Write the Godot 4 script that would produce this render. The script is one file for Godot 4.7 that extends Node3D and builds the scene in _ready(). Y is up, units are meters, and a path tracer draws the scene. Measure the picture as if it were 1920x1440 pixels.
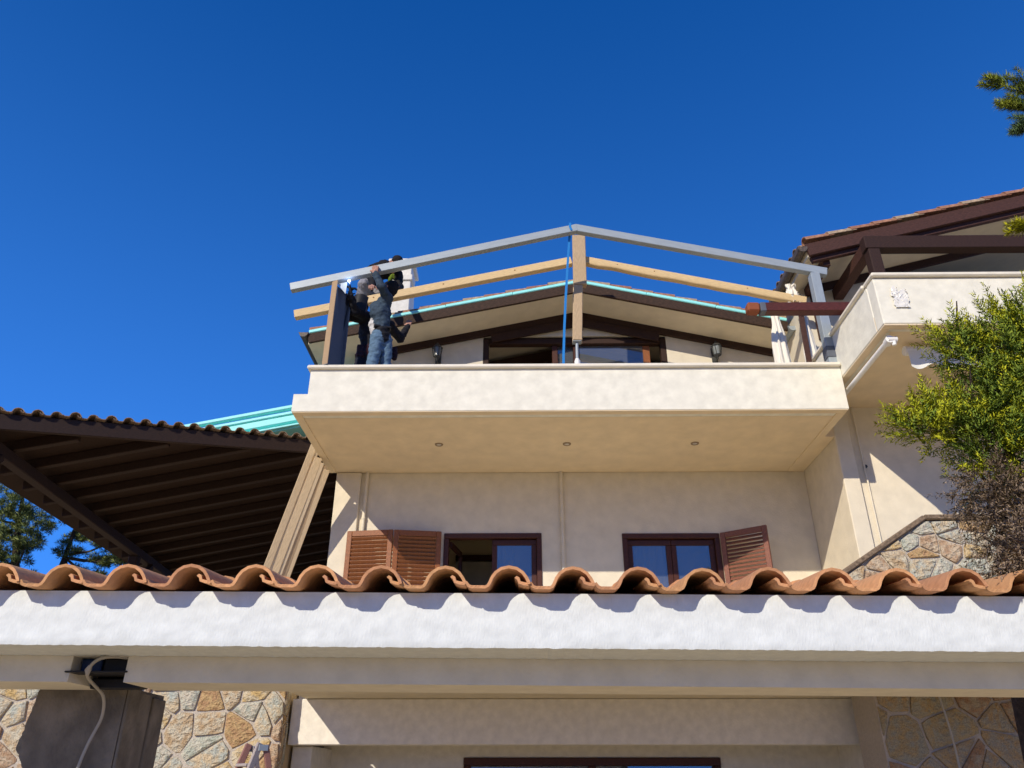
extends Node3D

# ---------------------------------------------------------------- mesh builder
class MB:
	var v := PackedVector3Array()
	var n := PackedVector3Array()
	var c := PackedColorArray()
	var u := PackedVector2Array()
	var col := Color(1, 1, 1)
	var colored := false

	func pt(p: Vector3, nn: Vector3) -> void:
		v.append(p)
		n.append(nn)
		c.append(col)

	func tri(a: Vector3, b: Vector3, d: Vector3) -> void:  # counter-clockwise seen from outside
		var nn := (b - a).cross(d - a)
		if nn.length_squared() < 1e-16:
			return
		nn = nn.normalized()
		pt(a, nn)
		pt(d, nn)
		pt(b, nn)

	func quad(a: Vector3, b: Vector3, d: Vector3, e: Vector3) -> void:
		tri(a, b, d)
		tri(a, d, e)

	func sm(a: Vector3, b: Vector3, d: Vector3, na: Vector3, nb: Vector3, nd: Vector3) -> void:
		if (b - a).cross(d - a).dot(na + nb + nd) >= 0.0:
			pt(a, na)
			pt(d, nd)
			pt(b, nb)
		else:
			pt(a, na)
			pt(b, nb)
			pt(d, nd)

	func box(at: Vector3, size: Vector3, bas := Basis(), bev := 0.006) -> void:
		var h := size * 0.5
		var b := minf(bev, minf(h.x, minf(h.y, h.z)) * 0.5)
		# three points for every corner, one for each face it belongs to
		var g := func(s: Vector3, ax: int) -> Vector3:
			var q := Vector3(s.x * (h.x - b), s.y * (h.y - b), s.z * (h.z - b))
			q[ax] = s[ax] * h[ax]
			return at + bas * q
		for ax in 3:
			var a1 := (ax + 1) % 3
			var a2 := (ax + 2) % 3
			for sg in [-1.0, 1.0]:
				var q := []
				for k in [[-1.0, -1.0], [1.0, -1.0], [1.0, 1.0], [-1.0, 1.0]]:
					var s := Vector3.ZERO
					s[ax] = sg
					s[a1] = k[0]
					s[a2] = k[1]
					q.append(g.call(s, ax))
				if sg > 0.0:
					quad(q[0], q[1], q[2], q[3])
				else:
					quad(q[3], q[2], q[1], q[0])
		if b < 0.0005:
			return
		for ax in 3:  # edges along ax
			var a1 := (ax + 1) % 3
			var a2 := (ax + 2) % 3
			for s1 in [-1.0, 1.0]:
				for s2 in [-1.0, 1.0]:
					var lo := Vector3.ZERO
					lo[a1] = s1
					lo[a2] = s2
					var hi := lo
					lo[ax] = -1.0
					hi[ax] = 1.0
					var p0: Vector3 = g.call(lo, a1)
					var p1: Vector3 = g.call(lo, a2)
					var p2: Vector3 = g.call(hi, a2)
					var p3: Vector3 = g.call(hi, a1)
					if s1 * s2 > 0.0:
						quad(p0, p1, p2, p3)
					else:
						quad(p3, p2, p1, p0)
		for sx in [-1.0, 1.0]:
			for sy in [-1.0, 1.0]:
				for sz in [-1.0, 1.0]:
					var s := Vector3(sx, sy, sz)
					var p0: Vector3 = g.call(s, 0)
					var p1: Vector3 = g.call(s, 1)
					var p2: Vector3 = g.call(s, 2)
					if sx * sy * sz > 0.0:
						tri(p0, p1, p2)
					else:
						tri(p0, p2, p1)

	func tube(pts: Array, rad, seg := 10, caps := true) -> void:
		var rings := []
		var nor := []
		var side := Vector3.RIGHT
		for i in pts.size():
			var a: Vector3 = pts[maxi(i - 1, 0)]
			var b: Vector3 = pts[mini(i + 1, pts.size() - 1)]
			var d := (b - a).normalized()
			if i == 0:
				side = d.cross(Vector3.UP if absf(d.y) < 0.9 else Vector3.RIGHT).normalized()
			side = (side - d * side.dot(d)).normalized()
			var up := side.cross(d)
			var r: float = rad[i] if rad is Array else rad
			var ring := []
			var nr := []
			for k in seg:
				var t := TAU * k / seg
				var o := side * cos(t) + up * sin(t)
				ring.append(pts[i] + o * r)
				nr.append(o)
			rings.append(ring)
			nor.append(nr)
		for i in pts.size() - 1:
			for k in seg:
				var k2 := (k + 1) % seg
				sm(rings[i][k], rings[i + 1][k2], rings[i + 1][k], nor[i][k], nor[i + 1][k2], nor[i + 1][k])
				sm(rings[i][k], rings[i][k2], rings[i + 1][k2], nor[i][k], nor[i][k2], nor[i + 1][k2])
		if caps:
			for k in seg:
				var k2 := (k + 1) % seg
				tri(pts[0], rings[0][k2], rings[0][k])
				var l := pts.size() - 1
				tri(pts[l], rings[l][k], rings[l][k2])

	func poly_prism(poly: PackedVector2Array, z0: float, z1: float) -> void:  # polygon in x,y, faces at z0 (front, larger z) and z1
		var q := poly
		if Geometry2D.is_polygon_clockwise(q):
			q = q.duplicate()
			q.reverse()
		var ix := Geometry2D.triangulate_polygon(q)
		for i in range(0, ix.size(), 3):
			var a := q[ix[i]]
			var b := q[ix[i + 1]]
			var d := q[ix[i + 2]]
			if (b - a).cross(d - a) < 0.0:
				var e := b
				b = d
				d = e
			tri(Vector3(a.x, a.y, z0), Vector3(b.x, b.y, z0), Vector3(d.x, d.y, z0))
			tri(Vector3(a.x, a.y, z1), Vector3(d.x, d.y, z1), Vector3(b.x, b.y, z1))
		for i in q.size():
			var a := q[i]
			var b := q[(i + 1) % q.size()]
			quad(Vector3(a.x, a.y, z0), Vector3(a.x, a.y, z1), Vector3(b.x, b.y, z1), Vector3(b.x, b.y, z0))

	func wall(x0: float, x1: float, y0: float, y1: float, z0: float, z1: float, holes: Array) -> void:  # z0 front; holes [x0,x1,y0,y1]
		var xs := [x0, x1]
		var ys := [y0, y1]
		for h in holes:
			for k in [h[0], h[1]]:
				if k > x0 and k < x1 and not xs.has(k):
					xs.append(k)
			for k in [h[2], h[3]]:
				if k > y0 and k < y1 and not ys.has(k):
					ys.append(k)
		xs.sort()
		ys.sort()
		var solid := func(i: int, j: int) -> bool:
			if i < 0 or j < 0 or i >= xs.size() - 1 or j >= ys.size() - 1:
				return false
			var cx: float = (xs[i] + xs[i + 1]) * 0.5
			var cy: float = (ys[j] + ys[j + 1]) * 0.5
			for h in holes:
				if cx > h[0] and cx < h[1] and cy > h[2] and cy < h[3]:
					return false
			return true
		for i in xs.size() - 1:
			for j in ys.size() - 1:
				if not solid.call(i, j):
					continue
				var a: float = xs[i]
				var b: float = xs[i + 1]
				var d: float = ys[j]
				var e: float = ys[j + 1]
				quad(Vector3(a, d, z0), Vector3(b, d, z0), Vector3(b, e, z0), Vector3(a, e, z0))
				quad(Vector3(a, d, z1), Vector3(a, e, z1), Vector3(b, e, z1), Vector3(b, d, z1))
				if not solid.call(i - 1, j):
					quad(Vector3(a, d, z1), Vector3(a, d, z0), Vector3(a, e, z0), Vector3(a, e, z1))
				if not solid.call(i + 1, j):
					quad(Vector3(b, d, z0), Vector3(b, d, z1), Vector3(b, e, z1), Vector3(b, e, z0))
				if not solid.call(i, j - 1):
					quad(Vector3(a, d, z0), Vector3(a, d, z1), Vector3(b, d, z1), Vector3(b, d, z0))
				if not solid.call(i, j + 1):
					quad(Vector3(a, e, z0), Vector3(b, e, z0), Vector3(b, e, z1), Vector3(a, e, z1))

	func sheet(rows: Array, sgn := 1.0) -> void:  # grid of points with smooth normals
		var h := rows.size()
		var w: int = rows[0].size()
		var nr := []
		for i in h:
			var l := []
			for j in w:
				var du: Vector3 = rows[i][mini(j + 1, w - 1)] - rows[i][maxi(j - 1, 0)]
				var dv: Vector3 = rows[mini(i + 1, h - 1)][j] - rows[maxi(i - 1, 0)][j]
				l.append(du.cross(dv).normalized() * sgn)
			nr.append(l)
		for i in h - 1:
			for j in w - 1:
				if sgn > 0.0:
					sm(rows[i][j], rows[i][j + 1], rows[i + 1][j + 1], nr[i][j], nr[i][j + 1], nr[i + 1][j + 1])
					sm(rows[i][j], rows[i + 1][j + 1], rows[i + 1][j], nr[i][j], nr[i + 1][j + 1], nr[i + 1][j])
				else:
					sm(rows[i][j], rows[i + 1][j + 1], rows[i][j + 1], nr[i][j], nr[i + 1][j + 1], nr[i][j + 1])
					sm(rows[i][j], rows[i + 1][j], rows[i + 1][j + 1], nr[i][j], nr[i + 1][j], nr[i + 1][j + 1])

	func mesh() -> ArrayMesh:
		var a := []
		a.resize(Mesh.ARRAY_MAX)
		a[Mesh.ARRAY_VERTEX] = v
		a[Mesh.ARRAY_NORMAL] = n
		if colored:
			a[Mesh.ARRAY_COLOR] = c
		var m := ArrayMesh.new()
		m.add_surface_from_arrays(Mesh.PRIMITIVE_TRIANGLES, a)
		return m


# ---------------------------------------------------------------- naming and parenting
var taken := {}
var M := {}
var T := {}
var rng := RandomNumberGenerator.new()


func put(o: Node3D, called: String, parent: Node) -> void:
	var key := str(parent.get_instance_id()) + "/" + called
	var k: int = taken.get(key, 0)
	taken[key] = k + 1
	o.name = called if k == 0 else "%s_%03d" % [called, k]
	parent.add_child(o, true)


func thing(called: String, label: String, category: String, at := Vector3.ZERO, group := "") -> Node3D:
	var o := Node3D.new()
	put(o, called, self)
	o.position = at
	tag(o, label, category, group)
	return o


func tag(o: Node, label: String, category: String, group := "") -> void:
	o.set_meta("label", label)
	o.set_meta("category", category)
	if group != "":
		o.set_meta("group", group)


func structure(o: Node) -> void:
	o.set_meta("kind", "structure")


func inst(mesh: Mesh, called: String, m: Material, parent: Node, xf := Transform3D()) -> MeshInstance3D:
	var o := MeshInstance3D.new()
	o.mesh = mesh
	o.material_override = m
	put(o, called, parent)
	o.transform = xf
	return o


# a shape given in world places, put under a thing whose base may lie anywhere
func obj(mb: MB, called: String, m: Material, parent: Node) -> MeshInstance3D:
	var o := inst(mb.mesh(), called, m, parent)
	if parent is Node3D and parent != self:
		o.position = -world_at(parent)
	return o


func world_at(o: Node) -> Vector3:
	var s := Vector3.ZERO
	while o != self:
		s += (o as Node3D).position
		o = o.get_parent()
	return s


func p(x: float, y: float, d: float) -> Vector3:  # d metres in front of the eye
	return Vector3(x, y, -d)


func basis_along(d: Vector3, up := Vector3.UP) -> Basis:  # local z runs along d
	var z := d.normalized()
	if absf(z.dot(up)) > 0.99:
		up = Vector3.BACK
	var x := up.cross(z).normalized()
	return Basis(x, z.cross(x), z)


# a squared timber or bar from a to b, w across, h high; its mesh lies along its own z axis so that grain follows it
func bar(called: String, a: Vector3, b: Vector3, w: float, h: float, m: Material, parent: Node, bev := 0.006, up := Vector3.UP) -> MeshInstance3D:
	var mb := MB.new()
	mb.box(Vector3.ZERO, Vector3(w, h, a.distance_to(b)), Basis(), bev)
	var o := inst(mb.mesh(), called, m, parent, Transform3D(basis_along(b - a, up), (a + b) * 0.5 - (world_at(parent) if parent != self else Vector3.ZERO)))
	return o


func block(called: String, lo: Vector3, hi: Vector3, m: Material, parent: Node, bev := 0.008) -> MeshInstance3D:
	var mb := MB.new()
	var c := (lo + hi) * 0.5
	mb.box(Vector3.ZERO, (hi - lo).abs(), Basis(), bev)
	return inst(mb.mesh(), called, m, parent, Transform3D(Basis(), c - (world_at(parent) if parent != self else Vector3.ZERO)))


# ---------------------------------------------------------------- materials
func gray_tex(key: String, freq: float, lo: float, hi: float, oct := 4, sz := 512, sx := 1.0, sy := 1.0, power := 1.0) -> ImageTexture:
	if T.has(key):
		return T[key]
	var f := FastNoiseLite.new()
	f.seed = hash(key) % 10000
	f.noise_type = FastNoiseLite.TYPE_SIMPLEX_SMOOTH
	f.fractal_octaves = oct
	f.frequency = freq
	if key == "crack":
		f.fractal_type = FastNoiseLite.FRACTAL_RIDGED
	var im := Image.create(sz, sz, true, Image.FORMAT_RGB8)
	for y in sz:
		for x in sz:
			# blend the borders so that the pattern tiles
			var fx := float(x) / sz
			var fy := float(y) / sz
			var a := f.get_noise_2d(x * sx, y * sy)
			if fx > 0.8:
				a = lerpf(a, f.get_noise_2d((x - sz) * sx, y * sy), (fx - 0.8) / 0.2)
			if fy > 0.8:
				var b := f.get_noise_2d(x * sx, (y - sz) * sy)
				if fx > 0.8:
					b = lerpf(b, f.get_noise_2d((x - sz) * sx, (y - sz) * sy), (fx - 0.8) / 0.2)
				a = lerpf(a, b, (fy - 0.8) / 0.2)
			var t := pow(clampf(a * 0.8 + 0.5, 0.0, 1.0), power)
			var g := lerpf(lo, hi, t)
			im.set_pixel(x, y, Color(g, g, g))
	im.generate_mipmaps()
	T[key] = ImageTexture.create_from_image(im)
	return T[key]


func duo_tex(key: String, freq: float, a: Color, b: Color, edge: float, oct := 5) -> ImageTexture:  # two mineral colours in patches, linear values given
	if T.has(key):
		return T[key]
	var f := FastNoiseLite.new()
	f.seed = hash(key) % 10000
	f.noise_type = FastNoiseLite.TYPE_SIMPLEX_SMOOTH
	f.fractal_octaves = oct
	f.frequency = freq
	var g := FastNoiseLite.new()
	g.seed = hash(key) % 10000 + 7
	g.frequency = freq * 7.0
	g.fractal_octaves = 3
	var sz := 256
	var im := Image.create(sz, sz, true, Image.FORMAT_RGB8)
	for y in sz:
		for x in sz:
			var w := smoothstep(-edge, edge, f.get_noise_2d(x, y) + 0.25 * g.get_noise_2d(x, y))
			var k := 0.82 + 0.36 * g.get_noise_2d(x + 900, y)
			var q := a.lerp(b, w) * k
			im.set_pixel(x, y, Color(q.r, q.g, q.b).linear_to_srgb())
	im.generate_mipmaps()
	T[key] = ImageTexture.create_from_image(im)
	return T[key]


func mat(key: String, lin: Color, rough := 0.85, tex: Texture2D = null, scale := Vector3.ONE, bump: Texture2D = null, depth_cm := 0.0, world := true, metal := 0.0) -> StandardMaterial3D:
	var m := StandardMaterial3D.new()
	m.resource_name = key
	m.albedo_color = lin.linear_to_srgb()
	m.roughness = rough
	m.metallic = metal
	m.metallic_specular = 0.4
	if tex or bump:
		m.uv1_triplanar = true
		m.uv1_world_triplanar = world
		m.uv1_scale = scale
		if tex:
			m.albedo_texture = tex
		if bump:
			m.heightmap_enabled = true
			m.heightmap_texture = bump
			m.heightmap_scale = depth_cm
	M[key] = m
	return m


func make_materials() -> void:
	var cloud := gray_tex("cloud", 0.012, 0.945, 1.0, 5)
	var blotch := gray_tex("blotch", 0.018, 0.62, 1.0, 5)
	var fine := gray_tex("fine", 0.09, 0.0, 1.0, 4)
	var stroke := gray_tex("stroke", 0.06, 0.0, 1.0, 4, 512, 1.3, 0.5)
	var grain := gray_tex("grain", 0.05, 0.55, 1.0, 4)
	var plaster := gray_tex("plaster", 0.022, 0.925, 1.0, 6, 512, 1.0, 1.0)
	mat("cream", Color(0.79, 0.71, 0.545), 0.9, cloud, Vector3.ONE * 0.7, fine, 0.12)
	mat("parapet", Color(0.86, 0.83, 0.70), 0.9, plaster, Vector3(0.45, 0.45, 0.45), fine, 0.1)
	mat("coping", Color(0.84, 0.78, 0.64), 0.8, cloud, Vector3.ONE * 0.8)
	mat("soffit", Color(0.85, 0.70, 0.475), 0.9, cloud, Vector3.ONE * 0.5, fine, 0.06)
	mat("gable_wall", Color(0.74, 0.67, 0.52), 0.9, cloud, Vector3.ONE * 0.7, fine, 0.08)
	mat("white_plaster", Color(0.715, 0.755, 0.745), 0.85, cloud, Vector3.ONE * 2.6, stroke, 0.06)
	mat("beam_plaster", Color(0.75, 0.70, 0.58), 0.9, cloud, Vector3.ONE * 1.2, fine, 0.08)
	mat("lintel", Color(0.86, 0.81, 0.70), 0.9, plaster, Vector3.ONE * 0.6, fine, 0.1)
	mat("room", Color(0.74, 0.62, 0.38), 0.9)
	mat("concrete", Color(0.27, 0.23, 0.175), 0.95, gray_tex("concretetone", 0.012, 0.72, 1.0, 6), Vector3(1.1, 0.8, 1.1), fine, 0.25)
	mat("mortar", Color(0.60, 0.53, 0.44), 0.95, plaster, Vector3.ONE * 1.5, fine, 0.8)
	mat("paving", Color(0.64, 0.49, 0.28), 0.9, plaster, Vector3.ONE * 0.4)
	mat("earth", Color(0.34, 0.28, 0.18), 0.95, blotch, Vector3.ONE * 0.15)
	for i in 4:
		var k: float = [1.0, 0.86, 1.10, 0.94][i]
		mat("tile%d" % i, Color(0.74 * k, 0.37 * k * [1.0, 0.97, 1.03, 1.05][i], 0.175 * k), 0.8, gray_tex("claytone", 0.018, 0.80, 1.0, 5), Vector3.ONE * 2.3, fine, 0.12, false)
		mat("oldtile%d" % i, Color(0.42, 0.29, 0.19) * k, 0.9, blotch, Vector3.ONE * 2.0, fine, 0.3, false)
		mat("verge%d" % i, [Color(0.55, 0.28, 0.17), Color(0.62, 0.46, 0.30), Color(0.50, 0.24, 0.15), Color(0.58, 0.36, 0.24)][i], 0.9, blotch, Vector3.ONE * 2.0, fine, 0.3, false)
	mat("dark_wood", Color(0.060, 0.026, 0.016), 0.7, grain, Vector3(9, 9, 0.8), grain, 0.15, false)
	mat("pergola_wood", Color(0.050, 0.024, 0.014), 0.7, grain, Vector3(9, 9, 0.7), grain, 0.15, false)
	mat("deck_wood", Color(0.050, 0.024, 0.014), 0.85, grain, Vector3(0.6, 3, 5))
	mat("fascia_wood", Color(0.105, 0.055, 0.033), 0.75, gray_tex("worn", 0.04, 0.35, 1.0, 5), Vector3(8, 8, 0.7), grain, 0.2, false)
	mat("wing_wood", Color(0.115, 0.048, 0.033), 0.7, grain, Vector3(8, 8, 0.6), grain, 0.15, false)
	mat("red_wood", Color(0.145, 0.034, 0.024), 0.55, grain, Vector3(8, 8, 0.6), grain, 0.1, false)
	mat("cut_end", Color(0.26, 0.075, 0.03), 0.8)
	mat("pine_wood", Color(0.82, 0.60, 0.31), 0.75, gray_tex("pinegrain", 0.04, 0.84, 1.0, 4), Vector3(7, 7, 0.5), grain, 0.08, false)
	mat("plank0", Color(0.72, 0.55, 0.34), 0.8, gray_tex("pinegrain", 0.04, 0.72, 1.0, 4), Vector3(7, 7, 0.5), grain, 0.1, false)
	mat("plank1", Color(0.58, 0.42, 0.25), 0.8, gray_tex("pinegrain", 0.04, 0.72, 1.0, 4), Vector3(6, 6, 0.5), grain, 0.1, false)
	mat("plank2", Color(0.78, 0.62, 0.41), 0.8, gray_tex("pinegrain", 0.04, 0.72, 1.0, 4), Vector3(8, 8, 0.4), grain, 0.1, false)
	mat("knot", Color(0.26, 0.13, 0.05), 0.8)
	mat("window_wood", Color(0.115, 0.036, 0.020), 0.5, grain, Vector3(9, 9, 0.8), null, 0.0, false)
	mat("shutter_wood", Color(0.44, 0.155, 0.052), 0.5, grain, Vector3(9, 9, 0.8), null, 0.0, false)
	mat("shutter_pink", Color(0.38, 0.15, 0.095), 0.5, grain, Vector3(9, 9, 0.8), null, 0.0, false)
	mat("galvanized", Color(0.35, 0.40, 0.43), 0.5, cloud, Vector3(3, 3, 0.8), null, 0.0, false, 0.15)
	mat("steel_dark", Color(0.11, 0.125, 0.155), 0.6, cloud, Vector3(2, 2, 0.8), null, 0.0, false)
	mat("steel_rust", Color(0.42, 0.29, 0.17), 0.8, cloud, Vector3(3, 3, 1.2), null, 0.0, false)
	mat("gutter_metal", Color(0.16, 0.125, 0.10), 0.55, blotch, Vector3(3, 3, 0.5), null, 0.0, false)
	mat("teal_light", Color(0.34, 0.90, 0.87), 0.5, cloud, Vector3.ONE)
	mat("white_paint", Color(0.82, 0.81, 0.77), 0.45)
	mat("chimney_white", Color(0.82, 0.79, 0.70), 0.9, plaster, Vector3.ONE)
	mat("lamp_iron", Color(0.05, 0.052, 0.05), 0.6)
	mat("lamp_glass", Color(0.20, 0.22, 0.22), 0.2)
	mat("lamp_ring", Color(0.32, 0.24, 0.15), 0.4, null, Vector3.ONE, null, 0.0, true, 0.4)
	mat("lamp_lens", Color(0.62, 0.60, 0.55), 0.3)
	mat("black_plastic", Color(0.012, 0.012, 0.014), 0.5)
	mat("blue_plastic", Color(0.012, 0.035, 0.11), 0.5)
	mat("blue_strap", Color(0.02, 0.22, 0.58), 0.6)
	mat("cord_grey", Color(0.42, 0.39, 0.33), 0.7)
	mat("cloth", Color(0.80, 0.76, 0.66), 0.9)
	mat("awning_cloth", Color(0.74, 0.74, 0.68), 0.9)
	mat("curtain", Color(0.84, 0.85, 0.85), 0.9)
	mat("ladder_paint", Color(0.50, 0.24, 0.19), 0.7, gray_tex("splat", 0.05, 0.5, 1.0, 4), Vector3.ONE * 6.0, null, 0.0, false)
	mat("ladder_white", Color(0.72, 0.62, 0.56), 0.7, gray_tex("splat", 0.05, 0.5, 1.0, 4), Vector3.ONE * 6.0, null, 0.0, false)
	var pane := mat("pane", Color(0.24, 0.26, 0.29), 0.02)
	pane.transparency = BaseMaterial3D.TRANSPARENCY_ALPHA
	pane.albedo_color.a = 0.22
	pane.metallic = 0.55
	pane.metallic_specular = 0.9
	var film := mat("film", Color(0.84, 0.81, 0.72), 0.2)
	film.metallic_specular = 0.7
	var arc := mat("arc_glow", Color(0.8, 0.85, 1.0), 0.5)
	arc.emission_enabled = true
	arc.emission = Color(0.75, 0.82, 1.0)
	arc.emission_energy_multiplier = 6.0
	# stones of the rubble walls; the last three carry the pier's shade in darker browns
	var pal := [
		[Color(0.66, 0.60, 0.45), Color(0.52, 0.36, 0.20), 0.5],
		[Color(0.62, 0.43, 0.18), Color(0.66, 0.58, 0.42), 0.4],
		[Color(0.47, 0.50, 0.40), Color(0.64, 0.60, 0.47), 0.5],
		[Color(0.46, 0.29, 0.17), Color(0.62, 0.50, 0.35), 0.4],
		[Color(0.68, 0.60, 0.46), Color(0.47, 0.49, 0.40), 0.5],
		[Color(0.60, 0.42, 0.20), Color(0.46, 0.27, 0.14), 0.5],
		[Color(0.50, 0.53, 0.46), Color(0.66, 0.52, 0.33), 0.4],
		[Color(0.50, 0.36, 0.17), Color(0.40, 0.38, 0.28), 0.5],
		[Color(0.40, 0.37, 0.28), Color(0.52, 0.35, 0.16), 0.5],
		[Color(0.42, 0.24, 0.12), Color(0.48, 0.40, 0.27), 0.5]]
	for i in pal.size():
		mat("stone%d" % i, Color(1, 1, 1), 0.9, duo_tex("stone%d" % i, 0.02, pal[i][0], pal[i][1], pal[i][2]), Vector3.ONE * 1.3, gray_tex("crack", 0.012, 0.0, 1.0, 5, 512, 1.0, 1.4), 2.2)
	var leaf := mat("leaves", Color(1, 1, 1), 0.75)
	leaf.vertex_color_use_as_albedo = true
	leaf.backlight_enabled = true
	leaf.backlight = Color(0.6, 0.6, 0.35)
	var body := mat("clothed", Color(1, 1, 1), 0.85)
	body.vertex_color_use_as_albedo = true
	mat("stair_coping", Color(0.30, 0.215, 0.14), 0.85, blotch, Vector3.ONE * 2.0)
	mat("bark", Color(0.10, 0.07, 0.05), 0.95, blotch, Vector3.ONE * 3.0, fine, 0.8)
	mat("hair", Color(0.012, 0.011, 0.011), 0.7)


# ---------------------------------------------------------------- shared shapes
func s_tile_mesh(length: float, k := 1.0) -> ArrayMesh:  # pan and roll clay tile, front end at z = 0, running to -z
	var prof := [Vector2(0, .034), Vector2(.004, .039), Vector2(.009, .035), Vector2(.013, .020), Vector2(.028, .015), Vector2(.046, .012), Vector2(.052, .017), Vector2(.059, .005), Vector2(.070, 0), Vector2(.118, 0), Vector2(.127, .006), Vector2(.133, .018), Vector2(.140, .037), Vector2(.152, .056), Vector2(.171, .071), Vector2(.198, .078), Vector2(.225, .072), Vector2(.246, .056), Vector2(.259, .036), Vector2(.266, .020), Vector2(.268, .012)]
	for i in prof.size():
		prof[i] = Vector2(prof[i].x, prof[i].y * 0.87)
	var t := 0.0105
	var top := []
	var bot := []
	for i in prof.size():
		var a: Vector2 = prof[maxi(i - 1, 0)]
		var b: Vector2 = prof[mini(i + 1, prof.size() - 1)]
		var d := (b - a).normalized()
		var nn := Vector2(-d.y, d.x)
		top.append(prof[i] * k + nn * t * 0.5 * k)
		bot.append(prof[i] * k - nn * t * 0.5 * k)
	var mb := MB.new()
	for w in 2:
		var src: Array = top if w == 0 else bot
		var rows := []
		for z in [0.0, -length]:
			var l := []
			for q in src:
				l.append(Vector3(q.x, q.y, z))
			rows.append(l)
		mb.sheet(rows, 1.0 if w == 0 else -1.0)
	for i in prof.size() - 1:
		var a: Vector2 = bot[i]
		var b: Vector2 = bot[i + 1]
		var c: Vector2 = top[i + 1]
		var d: Vector2 = top[i]
		mb.quad(Vector3(a.x, a.y, 0), Vector3(b.x, b.y, 0), Vector3(c.x, c.y, 0), Vector3(d.x, d.y, 0))
		mb.quad(Vector3(d.x, d.y, -length), Vector3(c.x, c.y, -length), Vector3(b.x, b.y, -length), Vector3(a.x, a.y, -length))
	for i in [0, prof.size() - 1]:
		var a: Vector2 = bot[i]
		var d: Vector2 = top[i]
		if i == 0:
			mb.quad(Vector3(a.x, a.y, -length), Vector3(a.x, a.y, 0), Vector3(d.x, d.y, 0), Vector3(d.x, d.y, -length))
		else:
			mb.quad(Vector3(a.x, a.y, 0), Vector3(a.x, a.y, -length), Vector3(d.x, d.y, -length), Vector3(d.x, d.y, 0))
	return mb.mesh()


func barrel_mesh(length: float, r0: float, r1: float, thick := 0.014) -> ArrayMesh:  # half-round cover tile, along z from 0 to -length, open side down
	var mb := MB.new()
	var seg := 10
	for w in 2:
		var rows := []
		for e in 2:
			var r := (r0 if e == 0 else r1) - (thick if w == 1 else 0.0)
			var l := []
			for i in seg + 1:
				var a := PI - PI * i / seg
				l.append(Vector3(cos(a) * r, sin(a) * r, -length * e))
			rows.append(l)
		mb.sheet(rows, 1.0 if w == 0 else -1.0)
	for e in 2:
		var r := r0 if e == 0 else r1
		for i in seg:
			var a := PI - PI * i / seg
			var b := PI - PI * (i + 1) / seg
			var q := [Vector3(cos(a) * (r - thick), sin(a) * (r - thick), -length * e), Vector3(cos(b) * (r - thick), sin(b) * (r - thick), -length * e), Vector3(cos(b) * r, sin(b) * r, -length * e), Vector3(cos(a) * r, sin(a) * r, -length * e)]
			if e == 0:
				mb.quad(q[0], q[1], q[2], q[3])
			else:
				mb.quad(q[3], q[2], q[1], q[0])
	for s in [-1.0, 1.0]:
		var a := Vector3(s * (r0 - thick), 0, 0)
		var b := Vector3(s * r0, 0, 0)
		var c := Vector3(s * r1, 0, -length)
		var d := Vector3(s * (r1 - thick), 0, -length)
		if s > 0.0:
			mb.quad(a, d, c, b)
		else:
			mb.quad(a, b, c, d)
	return mb.mesh()


# rubble stones: cells round scattered points, cut to the outline, each with its own edges and face
func rubble(parent: Node3D, outline: PackedVector2Array, cell: float, seed_: int, place: Callable, proud := 0.032, gap := 0.0050, pal := Vector2i(0, 6)) -> void:
	var r := RandomNumberGenerator.new()
	r.seed = seed_
	var lo := outline[0]
	var hi := outline[0]
	for q in outline:
		lo = lo.min(q)
		hi = hi.max(q)
	var pts := []
	var nx := int(ceil((hi.x - lo.x) / cell)) + 2
	var ny := int(ceil((hi.y - lo.y) / (cell * 0.8))) + 2
	for j in range(-1, ny):
		for i in range(-1, nx):
			if r.randf() < 0.13:
				continue
			pts.append(lo + Vector2((i + 0.5 * (j % 2) + r.randf_range(-0.5, 0.5)) * cell, (j + r.randf_range(-0.5, 0.5)) * cell * 0.8))
	for a in pts:
		var sk: float = r.randf_range(0.75, 1.0)
		var poly := PackedVector2Array([a + Vector2(-1, -1) * cell * 0.95, a + Vector2(1, -1) * cell * 0.95, a + Vector2(1, 1) * cell * 0.95, a + Vector2(-1, 1) * cell * 0.95])
		for b in pts:
			if b == a or a.distance_to(b) > cell * 2.6:
				continue
			var mid: Vector2 = (a + b) * 0.5
			var d: Vector2 = (b - a).normalized()
			var out := PackedVector2Array()
			for i in poly.size():
				var q := poly[i]
				var s := poly[(i + 1) % poly.size()]
				var dq := (q - mid).dot(d)
				var ds := (s - mid).dot(d)
				if dq <= 0.0:
					out.append(q)
				if (dq < 0.0) != (ds < 0.0):
					out.append(q + (s - q) * (dq / (dq - ds)))
			poly = out
			if poly.size() < 3:
				break
		if poly.size() < 3:
			continue
		for piece in Geometry2D.intersect_polygons(poly, outline):
			for cut in Geometry2D.offset_polygon(piece, -gap * r.randf_range(0.7, 1.7), Geometry2D.JOIN_MITER):
				stone(parent, cut, r, place, proud, cell, pal)


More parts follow.
